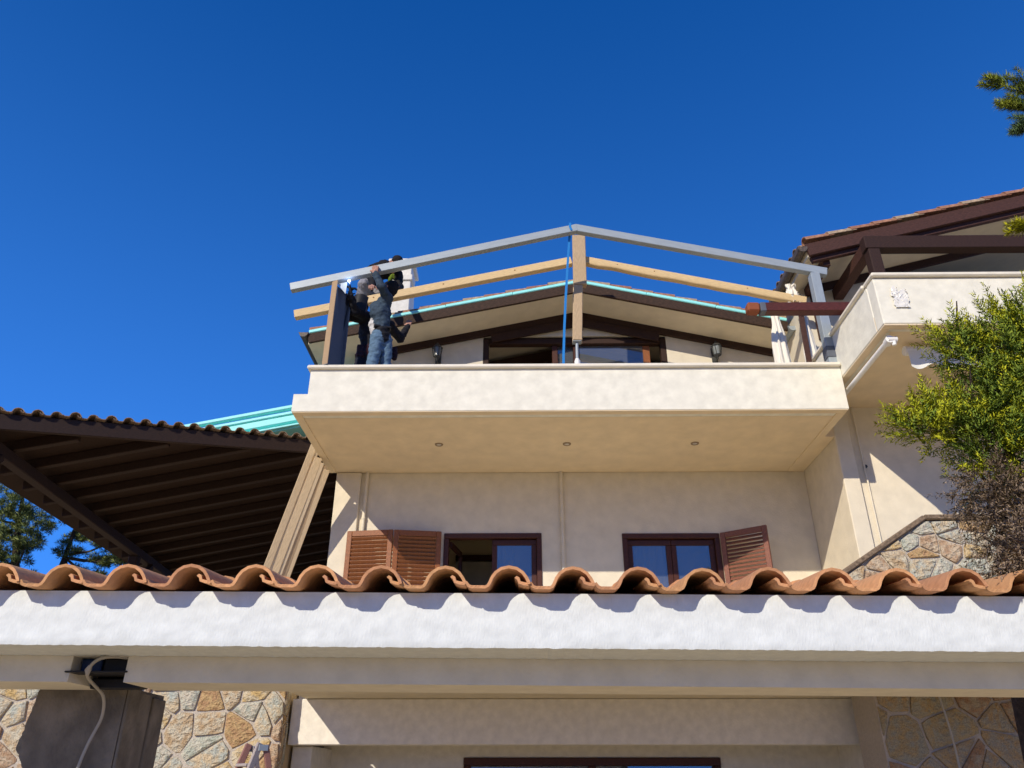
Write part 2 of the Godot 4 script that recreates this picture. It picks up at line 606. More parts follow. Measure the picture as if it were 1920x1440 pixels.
func stone(parent: Node3D, poly: PackedVector2Array, r: RandomNumberGenerator, place: Callable, proud: float, cell: float, pal: Vector2i) -> void:
	var area := 0.0
	var mid := Vector2.ZERO
	for i in poly.size():
		area += poly[i].cross(poly[(i + 1) % poly.size()]) * 0.5
		mid += poly[i]
	mid /= poly.size()
	if absf(area) < 0.0012:
		return
	if area < 0.0:
		poly.reverse()
	var ring := []
	for i in poly.size():
		var a := poly[i]
		var b := poly[(i + 1) % poly.size()]
		var l := a.distance_to(b)
		var parts := clampi(int(l / (cell * 0.28)), 1, 4)
		for k in parts:
			var q := a.lerp(b, (k + 0.12) / parts)
			q += (mid - q) * (r.randf_range(0.0, 0.022) + (0.012 if k == 0 else 0.0))
			ring.append(q)
	var n := ring.size()
	var h := proud * r.randf_range(0.6, 1.3)
	var tilt := Vector2(r.randf_range(-1, 1), r.randf_range(-1, 1)) * 0.06
	var mb := MB.new()
	var r0 := []
	var r1 := []
	var r2 := []
	for q in ring:
		r0.append(place.call(q.x, q.y, -0.02))
		var q1: Vector2 = q + (mid - q) * 0.035
		r1.append(place.call(q1.x, q1.y, h * r.randf_range(0.55, 0.8) + tilt.dot(q1 - mid)))
		var q2: Vector2 = q + (mid - q) * r.randf_range(0.22, 0.42)
		r2.append(place.call(q2.x, q2.y, h * r.randf_range(0.85, 1.25) + tilt.dot(q2 - mid)))
	var top: Vector3 = place.call(mid.x, mid.y, h * r.randf_range(0.9, 1.25))
	for i in n:
		var j := (i + 1) % n
		mb.quad(r0[i], r0[j], r1[j], r1[i])
		mb.quad(r1[i], r1[j], r2[j], r2[i])
		mb.tri(r2[i], r2[j], top)
	obj(mb, "stone", M["stone%d" % r.randi_range(pal.x, pal.y)], parent)


# ---------------------------------------------------------------- bodies: tapered bones joined by a smooth minimum, meshed as surface nets
func flesh(mb: MB, bones: Array, cell: float, k: float, colors: Array, wrinkle := 0.0, tint: Array = []) -> void:
	var lo := Vector3.ONE * 1e6
	var hi := -lo
	for b in bones:
		var r: float = maxf(b[2], b[3]) + k + 3.0 * cell
		lo = lo.min(b[0] - Vector3.ONE * r).min(b[1] - Vector3.ONE * r)
		hi = hi.max(b[0] + Vector3.ONE * r).max(b[1] + Vector3.ONE * r)
	var nx := int((hi.x - lo.x) / cell) + 2
	var ny := int((hi.y - lo.y) / cell) + 2
	var nz := int((hi.z - lo.z) / cell) + 2
	var fld := PackedFloat32Array()
	fld.resize(nx * ny * nz)
	fld.fill(1.0)
	var best := fld.duplicate()
	var who := PackedByteArray()
	who.resize(nx * ny * nz)
	var nse := FastNoiseLite.new()
	nse.seed = 5
	nse.frequency = 9.0
	nse.fractal_octaves = 2
	for b in bones:
		var a: Vector3 = b[0]
		var ba: Vector3 = b[1] - a
		var ra: float = b[2]
		var rb: float = b[3]
		var ci: int = b[4]
		var l2 := maxf(ba.length_squared(), 1e-8)
		var m := maxf(ra, rb) + k + 2.0 * cell
		var q0 := (a.min(b[1]) - Vector3.ONE * m - lo) / cell
		var q1 := (a.max(b[1]) + Vector3.ONE * m - lo) / cell
		for z in range(maxi(int(q0.z), 0), mini(int(q1.z) + 2, nz)):
			for y in range(maxi(int(q0.y), 0), mini(int(q1.y) + 2, ny)):
				for x in range(maxi(int(q0.x), 0), mini(int(q1.x) + 2, nx)):
					var q := lo + Vector3(x, y, z) * cell - a
					var h := clampf(q.dot(ba) / l2, 0.0, 1.0)
					var d := (q - ba * h).length() - lerpf(ra, rb, h)
					var i := (z * ny + y) * nx + x
					if d < best[i]:
						best[i] = d
						who[i] = ci
					var f := fld[i]
					var e := maxf(k - absf(f - d), 0.0) / k
					fld[i] = minf(f, d) - e * e * k * 0.25
	if wrinkle > 0.0:
		for z in nz:
			for y in ny:
				for x in nx:
					var i := (z * ny + y) * nx + x
					if absf(fld[i]) < 0.06:
						fld[i] += wrinkle * nse.get_noise_3d(x * cell, y * cell * 1.6, z * cell)
	var vid := PackedInt32Array()
	vid.resize(nx * ny * nz)
	vid.fill(-1)
	var vs := PackedVector3Array()
	var ns := PackedVector3Array()
	var cs := PackedColorArray()
	var off := [0, 1, nx, nx + 1, nx * ny, nx * ny + 1, nx * ny + nx, nx * ny + nx + 1]
	for z in nz - 1:
		for y in ny - 1:
			for x in nx - 1:
				var i := (z * ny + y) * nx + x
				if absf(fld[i]) > cell * 2.5:
					continue
				var cnt := 0
				var f := []
				for o in off:
					var w := fld[i + o]
					f.append(w)
					if w < 0.0:
						cnt += 1
				if cnt == 0 or cnt == 8:
					continue
				var s := Vector3.ZERO
				var m := 0
				for e in [[0, 1], [2, 3], [4, 5], [6, 7], [0, 2], [1, 3], [4, 6], [5, 7], [0, 4], [1, 5], [2, 6], [3, 7]]:
					var fa: float = f[e[0]]
					var fb: float = f[e[1]]
					if (fa < 0.0) != (fb < 0.0):
						var t := fa / (fa - fb)
						var pa := Vector3(e[0] & 1, (e[0] >> 1) & 1, e[0] >> 2)
						var pb := Vector3(e[1] & 1, (e[1] >> 1) & 1, e[1] >> 2)
						s += pa.lerp(pb, t)
						m += 1
				vid[i] = vs.size()
				vs.append(lo + (Vector3(x, y, z) + s / m) * cell)
				ns.append(Vector3(f[1] + f[3] + f[5] + f[7] - f[0] - f[2] - f[4] - f[6], f[2] + f[3] + f[6] + f[7] - f[0] - f[1] - f[4] - f[5], f[4] + f[5] + f[6] + f[7] - f[0] - f[1] - f[2] - f[3]).normalized())
				var kcol: Color = colors[who[i]]
				var g := 0.85 + 0.3 * nse.get_noise_3d(x * cell * 3.0, y * cell * 3.0, z * cell * 3.0 + 40.0)
				cs.append(Color(kcol.r * g, kcol.g * g, kcol.b * g))
	var st := [1, nx, nx * ny]
	for z in range(1, nz - 1):
		for y in range(1, ny - 1):
			for x in range(1, nx - 1):
				var i := (z * ny + y) * nx + x
				if absf(fld[i]) > cell * 2.5:
					continue
				for ax in 3:
					var j: int = i + st[ax]
					if (fld[i] < 0.0) == (fld[j] < 0.0):
						continue
					var s1: int = st[(ax + 1) % 3]
					var s2: int = st[(ax + 2) % 3]
					var q := [vid[i - s1 - s2], vid[i - s2], vid[i], vid[i - s1]]
					if q.has(-1):
						continue
					if fld[i] > 0.0:
						q.reverse()
					for t in [[0, 1, 2], [0, 2, 3]]:
						for w in [t[0], t[2], t[1]]:
							mb.v.append(vs[q[w]])
							mb.n.append(ns[q[w]])
							mb.c.append(cs[q[w]])
	mb.colored = true


func hand_bones(wrist: Vector3, along: Vector3, palm: Vector3, thumb_side: float, curl: float, ci: int) -> Array:  # palm: the way the palm faces
	var f := along.normalized()
	var pn := (palm - f * palm.dot(f)).normalized()
	var side := f.cross(pn) * thumb_side
	var out := []
	var knuckle := wrist + f * 0.085
	out.append([wrist, wrist + f * 0.03, 0.028, 0.03, ci])
	for i in 4:
		var s := side * (0.032 - 0.0215 * i)
		out.append([wrist + f * 0.02 + s * 0.7, knuckle + s, 0.016, 0.013, ci])
		var q := knuckle + s
		var l: float = [0.042, 0.047, 0.044, 0.034][i]
		var a := curl * 0.5
		for k in 3:
			var d := f * cos(a) + pn * sin(a)
			out.append([q, q + d * l, 0.0105 - 0.001 * k, 0.0095 - 0.001 * k, ci])
			q += d * l
			l *= 0.72
			a += curl
	var tb := wrist + f * 0.03 + side * 0.032
	var td := (f * 0.6 + side * 0.65 + pn * 0.4).normalized()
	out.append([wrist + f * 0.01 + side * 0.015, tb, 0.018, 0.015, ci])
	out.append([tb, tb + td * 0.042, 0.0135, 0.0115, ci])
	out.append([tb + td * 0.042, tb + td * 0.042 + (td * 0.6 + pn * 0.7 + f * 0.3).normalized() * 0.034, 0.0115, 0.009, ci])
	return out


func head_bones(at: Vector3, face: Vector3, up: Vector3, ci: int) -> Array:
	var f := face.normalized()
	var u := (up - f * up.dot(f)).normalized()
	var s := u.cross(f)
	return [
		[at + u * 0.045 - f * 0.02, at + u * 0.04 + f * 0.015, 0.088, 0.082, ci],
		[at - u * 0.03 + f * 0.02, at - u * 0.085 + f * 0.05, 0.066, 0.045, ci],
		[at + u * 0.015 + f * 0.098, at - u * 0.025 + f * 0.116, 0.010, 0.015, ci],
		[at - u * 0.062 + f * 0.088 - s * 0.02, at - u * 0.062 + f * 0.088 + s * 0.02, 0.010, 0.010, ci],
		[at + u * 0.03 + f * 0.088 - s * 0.045, at + u * 0.03 + f * 0.088 + s * 0.045, 0.012, 0.012, ci],
		[at - s * 0.086 + u * 0.02, at - s * 0.090 - u * 0.03, 0.015, 0.010, ci],
		[at + s * 0.086 + u * 0.02, at + s * 0.090 - u * 0.03, 0.015, 0.010, ci]]


func hair_cap(at: Vector3, face: Vector3, up: Vector3, m: Material, parent: Node3D, called := "hair", low := 0.0) -> void:
	var f := face.normalized()
	var u := (up - f * up.dot(f)).normalized()
	var mb := MB.new()
	flesh(mb, [[at + u * 0.065 - f * 0.045, at + u * 0.07 + f * 0.012, 0.088, 0.078, 0], [at + u * 0.02 - f * 0.06, at - u * (0.03 + low) - f * 0.05, 0.072, 0.062, 0]], 0.01, 0.03, [Color(0.014, 0.012, 0.012)], 0.012)
	obj(mb, called, M.clothed, parent)


# ---------------------------------------------------------------- foliage
func plume(mb: MB, at: Vector3, dir: Vector3, length: float, reach: float, count: int, wide: float, ca: Color, cb: Color, r: RandomNumberGenerator) -> void:
	var d := dir.normalized()
	var s := d.cross(Vector3.UP if absf(d.y) < 0.9 else Vector3.RIGHT).normalized()
	var t := s.cross(d)
	for i in count:
		var k := float(i) / count
		var a := r.randf() * TAU
		var o := s * cos(a) + t * sin(a)
		var b := at + d * length * k + o * reach * 0.08
		var l := reach * (1.0 - 0.55 * k) * r.randf_range(0.6, 1.15)
		var nd := (d * r.randf_range(0.5, 1.1) + o * 0.85).normalized()
		var w := nd.cross(Vector3(r.randf_range(-1, 1), r.randf_range(-1, 1), r.randf_range(-1, 1))).normalized() * wide
		mb.col = ca.lerp(cb, clampf(k * 0.8 + r.randf_range(-0.2, 0.25), 0.0, 1.0))
		var e := b + nd * l
		var nn := (o + nd * 0.4 + Vector3.UP * 0.2).normalized()
		mb.pt(b - w, nn)
		mb.pt(e, nn)
		mb.pt(b + w, nn)


# a flat feathery spray: an axis with side twigs, each set with scale leaves
func spray(mb: MB, at: Vector3, dir: Vector3, length: float, ca: Color, cb: Color, r: RandomNumberGenerator) -> void:
	var d := dir.normalized()
	var s := d.cross(Vector3(r.randfn(), r.randfn(), r.randfn())).normalized()
	var up := s.cross(d)
	var n := int(length / 0.016)
	for i in n:
		var k := float(i) / n
		for sg in [-1.0, 1.0]:
			var tl := length * 0.42 * (1.0 - k * 0.8) * r.randf_range(0.65, 1.1)
			var td: Vector3 = (d * 0.85 + s * sg * 0.7 + up * r.randf_range(-0.45, 0.45)).normalized()
			var b := at + d * length * k
			var m := maxi(int(tl / 0.011), 2)
			for j in m:
				var q := b + td * tl * (float(j) / m)
				var o: Vector3 = (td + (s * r.randf_range(-1, 1) + up * r.randf_range(-1, 1)) * 0.75).normalized()
				var w := o.cross(Vector3(r.randfn(), r.randfn(), r.randfn())).normalized() * 0.0036
				mb.col = ca.lerp(cb, clampf(k * 0.55 + 0.5 * j / m + r.randf_range(-0.2, 0.2), 0.0, 1.0))
				var nn := (d * 0.85 + o * 0.3).normalized()
				mb.pt(q - w, nn)
				mb.pt(q + o * 0.024, nn)
				mb.pt(q + w, nn)


func ball_tuft(mb: MB, at: Vector3, size: float, count: int, len_: float, wide: float, ca: Color, cb: Color, r: RandomNumberGenerator) -> void:
	for i in count:
		var o := Vector3(r.randfn(), r.randfn() * 0.8, r.randfn()).normalized()
		var b := at + o * size * r.randf_range(0.1, 0.95) * Vector3(1, 0.62, 1)
		var nd := (o + Vector3.UP * 0.35 + Vector3(r.randf_range(-1, 1), r.randf_range(-1, 1), r.randf_range(-1, 1)) * 0.6).normalized()
		var w := nd.cross(Vector3(r.randf_range(-1, 1), r.randf_range(-1, 1), r.randf_range(-1, 1))).normalized() * wide
		mb.col = ca.lerp(cb, r.randf())
		var nn := (o + nd * 0.5).normalized()
		mb.pt(b - w, nn)
		mb.pt(b + nd * len_, nn)
		mb.pt(b + w, nn)


func _ready() -> void:
	# camera
	var cam := Camera3D.new()
	cam.name = "camera"
	add_child(cam)
	cam.fov = 52.62
	cam.near = 0.05
	cam.far = 600.0
	cam.position = Vector3(0, 1.6, 0)
	cam.rotation = Vector3(deg_to_rad(27.16), deg_to_rad(0.66), 0)
	cam.current = true
	# sky
	var sky_mat := ProceduralSkyMaterial.new()
	sky_mat.sky_top_color = Color(0.001, 0.062, 0.29).linear_to_srgb()
	sky_mat.sky_horizon_color = Color(0.085, 0.41, 1.38).linear_to_srgb()
	sky_mat.sky_curve = 0.34
	sky_mat.ground_bottom_color = Color(0.30, 0.25, 0.17).linear_to_srgb()
	sky_mat.ground_horizon_color = Color(0.30, 0.27, 0.22).linear_to_srgb()
	sky_mat.sun_angle_max = 1.0
	var sky := Sky.new()
	sky.sky_material = sky_mat
	var env := Environment.new()
	env.background_mode = Environment.BG_SKY
	env.sky = sky
	env.tonemap_mode = Environment.TONE_MAPPER_LINEAR
	env.tonemap_exposure = 1.0
	env.sdfgi_enabled = true
	env.ssao_enabled = true
	env.ssil_enabled = true
	var we := WorldEnvironment.new()
	we.name = "environment"
	we.environment = env
	add_child(we)
	# sun: low winter sun from the left, behind the viewer
	var sun := DirectionalLight3D.new()
	sun.name = "sun"
	sun.light_energy = 1.35
	sun.light_color = Color(1.0, 0.955, 0.88)
	sun.light_angular_distance = 0.5
	sun.shadow_enabled = true
	add_child(sun)
	sun.look_at_from_position(Vector3(-13.4, 14.5, 21.5), Vector3.ZERO)

	rng.seed = 11
	make_materials()
	build_ground()
	build_house()
	build_wing()
	build_pergola()
	build_stone_walls()
	build_canopy()
	build_column()
	build_frame()
	build_people()
	build_small()
	build_trees()


func build_ground() -> void:
	var g := block("ground", p(-200, -0.4, -200), p(200, -0.02, 300), M.earth, self, 0.0)
	structure(g)
	var t := block("paved_yard", p(-14, -0.01, -14), p(14, 0.012, 9.4), M.paving, self, 0.004)
	structure(t)
	# upper terrace under the pergola, kept up by the rubble wall
	var u := block("terrace", p(-9.5, 0.0, 10.63), p(-2.95, 2.75, 19.0), M.paving, self, 0.01)
	structure(u)


# ---------------------------------------------------------------- the house in the middle
func build_house() -> void:
	var h := thing("house", "cream house with tiled gable and wide balcony behind the white beam", "house", p(0.7, 0, 10.6))
	var W := 10.62
	# ground floor: porch lintel, recessed wall and its door frame
	block("porch_lintel", p(-2.915, 2.015, 10.84), p(4.55, 2.548, 10.6), M.lintel, h, 0.01)
	block("terrace_slab", p(-2.76, 2.552, 10.9), p(7.3, 2.748, 7.9), M.cream, h, 0.012)
	var mb := MB.new()
	mb.wall(-2.78, 4.4, 0.0, 2.55, -12.0, -12.25, [[-0.81, 2.75, -0.1, 1.91]])
	obj(mb, "porch_wall", M.lintel, h)
	mb = MB.new()
	mb.wall(-2.78, 4.4, 0.0, 2.55, -14.0, -14.2, [])
	obj(mb, "inner_wall", M.room, h)
	block("porch_end_wall", p(4.402, 0, 12.2), p(4.6, 2.548, 10.86), M.lintel, h, 0.0)
	block("porch_pier", p(-2.915, 0, 12.0), p(-2.66, 2.013, 10.86), M.lintel, h, 0.01)
	block("porch_ceiling", p(-2.92, 2.56, 10.905), p(4.6, 2.69, 12.26), M.lintel, h, 0.0)
	var gd := Node3D.new()
	put(gd, "garden_door", h)
	bar("frame", p(-0.81, 1.855, 12.05), p(2.75, 1.855, 12.05), 0.16, 0.1, M.window_wood, gd)
	for x in [-0.76, 0.97, 2.70]:
		bar("frame", p(x, 0.02, 12.05), p(x, 1.803, 12.05), 0.1, 0.14, M.window_wood, gd, 0.006, Vector3.BACK)
	for x in [[-0.71, 0.92], [1.02, 2.65]]:
		block("pane", p(x[0], 0.02, 12.07), p(x[1], 1.80, 12.06), M.pane, gd, 0.0)
	# first floor wall with two windows
	mb = MB.new()
	mb.wall(-2.62, 4.1, 2.75, 5.6, -W, -W - 0.26, [[-1.07, 0.29, 3.5, 4.70], [1.41, 2.76, 3.5, 4.69]])
	obj(mb, "wall", M.cream, h)
	mb = MB.new()
	mb.box(p(-2.50, 4.17, 14.0), Vector3(0.25, 2.84, 6.2))
	obj(mb, "side_wall", M.cream, h)
	block("pilaster", p(-2.66, 2.752, W - 0.002), p(-2.30, 5.598, W - 0.05), M.cream, h, 0.01)
	# rooms behind the windows
	block("room_wall", p(-2.37, 2.77, 12.5), p(0.598, 5.44, 12.6), M.room, h, 0.0)
	mb = MB.new()
	mb.wall(-2.37, 4.1, 2.75, 5.6, -14.5, -14.6, [])
	obj(mb, "room_wall", M.room, h)
	block("room_ceiling", p(-2.37, 5.45, 10.89), p(4.1, 5.58, 14.5), M.cream, h, 0.0)
	block("room_floor", p(-2.37, 2.70, 10.95), p(4.1, 2.76, 14.5), M.fascia_wood, h, 0.0)
	block("partition", p(0.6, 2.77, 10.89), p(0.72, 5.44, 14.48), M.room, h, 0.0)
	block("far_wall", p(4.1, 2.77, 10.89), p(4.3, 5.44, 14.6), M.room, h, 0.0)
	var idr := Node3D.new()
	put(idr, "inner_door", h)
	bar("frame", p(-1.05, 4.82, 12.45), p(-0.38, 4.82, 12.45), 0.12, 0.09, M.window_wood, idr)
	bar("frame", p(-0.38, 2.78, 12.45), p(-0.38, 4.86, 12.45), 0.09, 0.12, M.window_wood, idr, 0.006, Vector3.BACK)
	block("leaf", p(-1.05, 2.78, 12.48), p(-0.43, 4.77, 12.44), M.gable_wall, idr)
	window(h, -1.07, 0.29, 3.5, 4.70, true)
	window(h, 1.41, 2.76, 3.5, 4.69, false)
	for x in [-2.215, 0.585]:
		mb = MB.new()
		mb.tube([p(x, 2.76, W - 0.035), p(x, 5.597, W - 0.035)], 0.026, 10)
		var dp := obj(mb, "downpipe", M.cream, h)
		for y in [3.75, 4.9]:
			mb = MB.new()
			mb.tube([p(x, y, W - 0.035), p(x, y + 0.03, W - 0.035)], 0.032, 10)
			obj(mb, "pipe_clip", M.cream, dp)
	# balcony
	var bl := Node3D.new()
	put(bl, "balcony", h)
	block("floor_slab", p(-2.77, 5.6035, 8.702), p(3.955, 5.83, 10.618), M.soffit, bl, 0.012)
	mb = MB.new()
	mb.poly_prism(PackedVector2Array([Vector2(-2.774, 5.603), Vector2(3.957, 5.603), Vector2(3.957, 6.168), Vector2(-2.6, 6.168), Vector2(-2.6, 5.834), Vector2(-2.774, 5.834)]), -8.494, -8.70)
	obj(mb, "parapet", M.parapet, bl)
	block("parapet", p(-2.6, 5.832, 8.702), p(-2.42, 6.168, 10.6), M.parapet, bl, 0.01)
	block("slab_edge", p(-2.776, 5.603, 8.702), p(-2.7725, 5.834, 10.6), M.parapet, bl, 0.001)
	block("floor_slab", p(3.957, 5.6035, 9.35), p(4.10, 5.83, 10.618), M.soffit, bl, 0.002)
	block("floor_slab", p(-2.62, 5.6035, 10.622), p(4.10, 5.83, 11.0), M.soffit, bl, 0.0)
	# soffit: plain field with a raised border, lamps let into it
	block("soffit_border", p(-2.768, 5.588, 8.499), p(3.953, 5.602, 8.60), M.soffit, bl, 0.004)
	block("soffit_border", p(-2.768, 5.588, 8.602), p(-2.67, 5.6065, 10.565), M.soffit, bl, 0.004)
	block("soffit_border", p(3.85, 5.588, 8.602), p(3.953, 5.6065, 10.565), M.soffit, bl, 0.004)
	for w in [[p(-2.64, 6.195, 8.59), p(3.96, 6.195, 8.59)], [p(-2.51, 6.195, 8.74), p(-2.51, 6.195, 10.6)]]:
		mb = MB.new()
		mb.box(Vector3.ZERO, Vector3(0.29, 0.052, w[0].distance_to(w[1])), Basis(), 0.022)
		inst(mb.mesh(), "coping", M.coping, bl, Transform3D(basis_along(w[1] - w[0]), (w[0] + w[1]) * 0.5 - world_at(bl)))
	for x in [-1.081, 0.619, 2.315]:
		var lamp := Node3D.new()
		put(lamp, "downlight", h)
		mb = MB.new()
		var prof := [Vector2(0.030, 5.600), Vector2(0.036, 5.590), Vector2(0.052, 5.592), Vector2(0.056, 5.604)]
		var rows := []
		for q in prof:
			var l := []
			for k in 25:
				l.append(p(x + cos(TAU * k / 24) * q.x, q.y, 9.55 + sin(TAU * k / 24) * q.x))
			rows.append(l)
		mb.sheet(rows, -1.0)
		obj(mb, "ring", M.lamp_ring, lamp)
		mb = MB.new()
		mb.tube([p(x, 5.606, 9.55), p(x, 5.598, 9.55)], 0.033, 20)
		obj(mb, "lens", M.lamp_lens, lamp)
	# upper floor: gable wall with a wide glazed opening
	mb = MB.new()
	mb.poly_prism(PackedVector2Array([Vector2(-2.62, 5.832), Vector2(-0.585, 5.832), Vector2(-0.585, 7.97), Vector2(2.33, 7.97), Vector2(2.33, 5.832), Vector2(4.05, 5.832), Vector2(4.05, 7.70), Vector2(0.95, 8.42), Vector2(-2.62, 7.66)]), -W - 0.13, -W - 0.38)
	obj(mb, "gable_wall", M.gable_wall, h)
	block("upper_side_wall", p(-2.62, 5.61, 11.01), p(-2.4, 7.60, 16.9), M.gable_wall, h, 0.0)
	block("upper_side_wall", p(3.85, 5.61, 11.01), p(4.05, 7.64, 16.9), M.gable_wall, h, 0.0)
	mb = MB.new()
	mb.poly_prism(PackedVector2Array([Vector2(-2.4, 5.61), Vector2(3.85, 5.61), Vector2(3.85, 7.66), Vector2(0.95, 8.38), Vector2(-2.4, 7.62)]), -16.7, -16.9)
	obj(mb, "upper_back_wall", M.gable_wall, h)
	block("upper_floor", p(-2.38, 5.61, 11.02), p(3.84, 5.83, 16.68), M.fascia_wood, h, 0.0)
	# timber on the gable
	var gt := Node3D.new()
	put(gt, "gable_timber", h)
	bar("rafter", p(0.95, 8.34, 10.715), p(-2.6, 7.575, 10.715), 0.06, 0.12, M.dark_wood, gt)
	bar("rafter", p(0.95, 8.34, 10.715), p(4.03, 7.62, 10.715), 0.06, 0.12, M.dark_wood, gt)
	bar("lintel", p(-0.62, 7.985, 10.835), p(2.36, 7.985, 10.835), 0.08, 0.12, M.dark_wood, gt)
	bar("rafter", p(0.9, 8.185, 10.69), p(-0.45, 7.90, 10.69), 0.04, 0.15, M.dark_wood, gt)
	bar("rafter", p(1.0, 8.185, 10.69), p(2.22, 7.90, 10.69), 0.04, 0.15, M.dark_wood, gt)
	bar("king_post", p(0.95, 8.05, 10.69), p(0.95, 8.40, 10.69), 0.14, 0.05, M.dark_wood, gt, 0.005, Vector3.BACK)
	# glazed doors: the left leaf slid open, the right one shut
	var dr := Node3D.new()
	put(dr, "balcony_door", h)
	for x in [-0.54, 2.285]:
		bar("frame", p(x, 5.835, 10.81), p(x, 7.925, 10.81), 0.09, 0.12, M.dark_wood, dr, 0.005, Vector3.BACK)
	bar("frame", p(-0.49, 7.88, 10.81), p(2.24, 7.88, 10.81), 0.12, 0.09, M.dark_wood, dr)
	for x in [0.56, 0.90]:
		bar("stile", p(x, 5.84, 10.83), p(x, 7.83, 10.83), 0.09, 0.05, M.window_wood, dr, 0.005, Vector3.BACK)
	bar("stile", p(2.02, 5.84, 10.85), p(2.02, 7.83, 10.85), 0.11, 0.05, M.shutter_wood, dr, 0.005, Vector3.BACK)
	block("pane", p(0.95, 5.85, 10.835), p(1.96, 7.83, 10.828), M.pane, dr, 0.0)
	block("pane", p(0.61, 5.85, 10.865), p(0.85, 7.83, 10.858), M.pane, dr, 0.0)
	for d in [11.7, 12.8, 13.9, 15.0]:
		bar("ceiling_beam", p(-2.36, 7.50, d), p(0.95, 8.21, d), 0.14, 0.2, M.dark_wood, h)
		bar("ceiling_beam", p(0.95, 8.21, d), p(3.82, 7.52, d), 0.14, 0.2, M.dark_wood, h)
	# roof
	var rf := Node3D.new()
	put(rf, "roof", h)
	mb = MB.new()
	mb.poly_prism(PackedVector2Array([Vector2(-3.2, 7.50), Vector2(0.93, 8.395), Vector2(4.06, 7.665), Vector2(4.06, 7.80), Vector2(0.93, 8.53), Vector2(-3.2, 7.635)]), -10.14, -17.2)
	obj(mb, "roof_deck", M.gable_wall, rf)
	bar("bargeboard", p(0.93, 8.47, 10.115), p(-3.2, 7.575, 10.115), 0.045, 0.16, M.fascia_wood, rf)
	bar("bargeboard", p(0.93, 8.47, 10.115), p(4.06, 7.742, 10.115), 0.045, 0.16, M.fascia_wood, rf)
	# teal flashing strips, lapped
	for s in 2:
		var a: Vector3 = p(0.93, 8.578, 10.105)
		var b: Vector3 = p(-3.2, 7.683, 10.105) if s == 0 else p(4.06, 7.85, 10.105)
		var n := 4 if s == 0 else 3
		for i in n:
			bar("flashing", a.lerp(b, float(i) / n) + Vector3(0, 0.002 * (i % 2), 0.003 * (i % 2)), a.lerp(b, (i + 0.998) / n) + Vector3(0, 0.002 * (i % 2), 0.003 * (i % 2)), 0.05, 0.055, M.teal_light, rf, 0.01)
		var cover := barrel_mesh(0.40, 0.085, 0.075)
		var dd := (b - a).normalized()
		var steps := int(a.distance_to(b) / 0.34)
		for row in 2:
			for i in steps:
				var at := b - dd * (0.34 * i) + Vector3(0, 0.045 + 0.006 * (i % 2), -0.09 - 0.19 * row) 
				var up := Basis(Vector3.BACK, 0.0)
				var bas := basis_along(dd) * Basis(Vector3.RIGHT, deg_to_rad(-2.5))
				inst(cover, "roof_tile", M["verge%d" % ((i * 3 + row + s) % 4)], rf, Transform3D(bas, at - world_at(rf)))
	for w in [[-3.27, 7.66, "gutter"], [4.115, 7.72, "gutter"]]:
		mb = MB.new()
		var rows := []
		for e in [10.06, 13.6]:
			var l := []
			for k in 13:
				var t := PI + PI * k / 12.0
				l.append(p(w[0] + cos(t) * 0.068, w[1] + sin(t) * 0.075, e))
			rows.append(l)
		mb.sheet(rows, -1.0)
		var rim := []
		for e in 2:
			mb.tube([rows[0][12 * e], rows[1][12 * e]], 0.008, 6)
		var cap := PackedVector2Array()
		for k in 13:
			cap.append(Vector2(rows[0][k].x, rows[0][k].y))
		mb.poly_prism(cap, -10.06, -10.066)
		obj(mb, "gutter", M.gutter_metal if w[0] < 0.0 else M.galvanized, rf)
	# chimney with a corbelled head
	var ch := Node3D.new()
	put(ch, "chimney", h)
	block("shaft", p(-2.21, 7.75, 11.0), p(-1.86, 9.24, 11.5), M.chimney_white, ch, 0.01)
	block("collar", p(-2.24, 9.243, 10.97), p(-1.83, 9.36, 11.53), M.chimney_white, ch, 0.012)
	block("shaft", p(-2.21, 9.363, 11.0), p(-1.86, 9.60, 11.5), M.chimney_white, ch, 0.01)
	block("cap", p(-2.26, 9.603, 10.95), p(-1.81, 9.68, 11.55), M.chimney_white, ch, 0.012)
	# ribbed teal flashing on the side roof, rising towards the house
	var sr := Node3D.new()
	put(sr, "side_roof", h)
	var a := p(-5.6, 5.95, 10.75)
	var b := p(-2.72, 6.54, 10.75)
	var bas := basis_along(b - a)
	for q in [[0.315, 0.05, 0.10, "teal_light"], [0.255, 0.035, 0.02, "teal_light"], [0.215, 0.045, 0.095, "teal_light"], [0.18, 0.02, 0.03, "teal_light"], [0.12, 0.10, 0.09, "teal_light"], [0.042, 0.055, 0.01, "teal_light"], [0.0, 0.03, 0.11, "teal_light"]]:
		mb = MB.new()
		mb.box(Vector3.ZERO, Vector3(q[2], q[1], a.distance_to(b)), Basis(), 0.006)
		inst(mb.mesh(), "rib", M[q[3]], sr, Transform3D(bas, (a + b) * 0.5 + bas * Vector3(q[2] * -0.5, q[0], 0) - world_at(sr)))
	mb = MB.new()
	mb.box(Vector3.ZERO, Vector3(1.6, 0.05, a.distance_to(b)), Basis(), 0.006)
	inst(mb.mesh(), "soffit_sheet", M.teal_light, sr, Transform3D(bas * Basis(Vector3.BACK, deg_to_rad(-9.0)), (a + b) * 0.5 + bas * Vector3(0.74, -0.135, 0) - world_at(sr)))


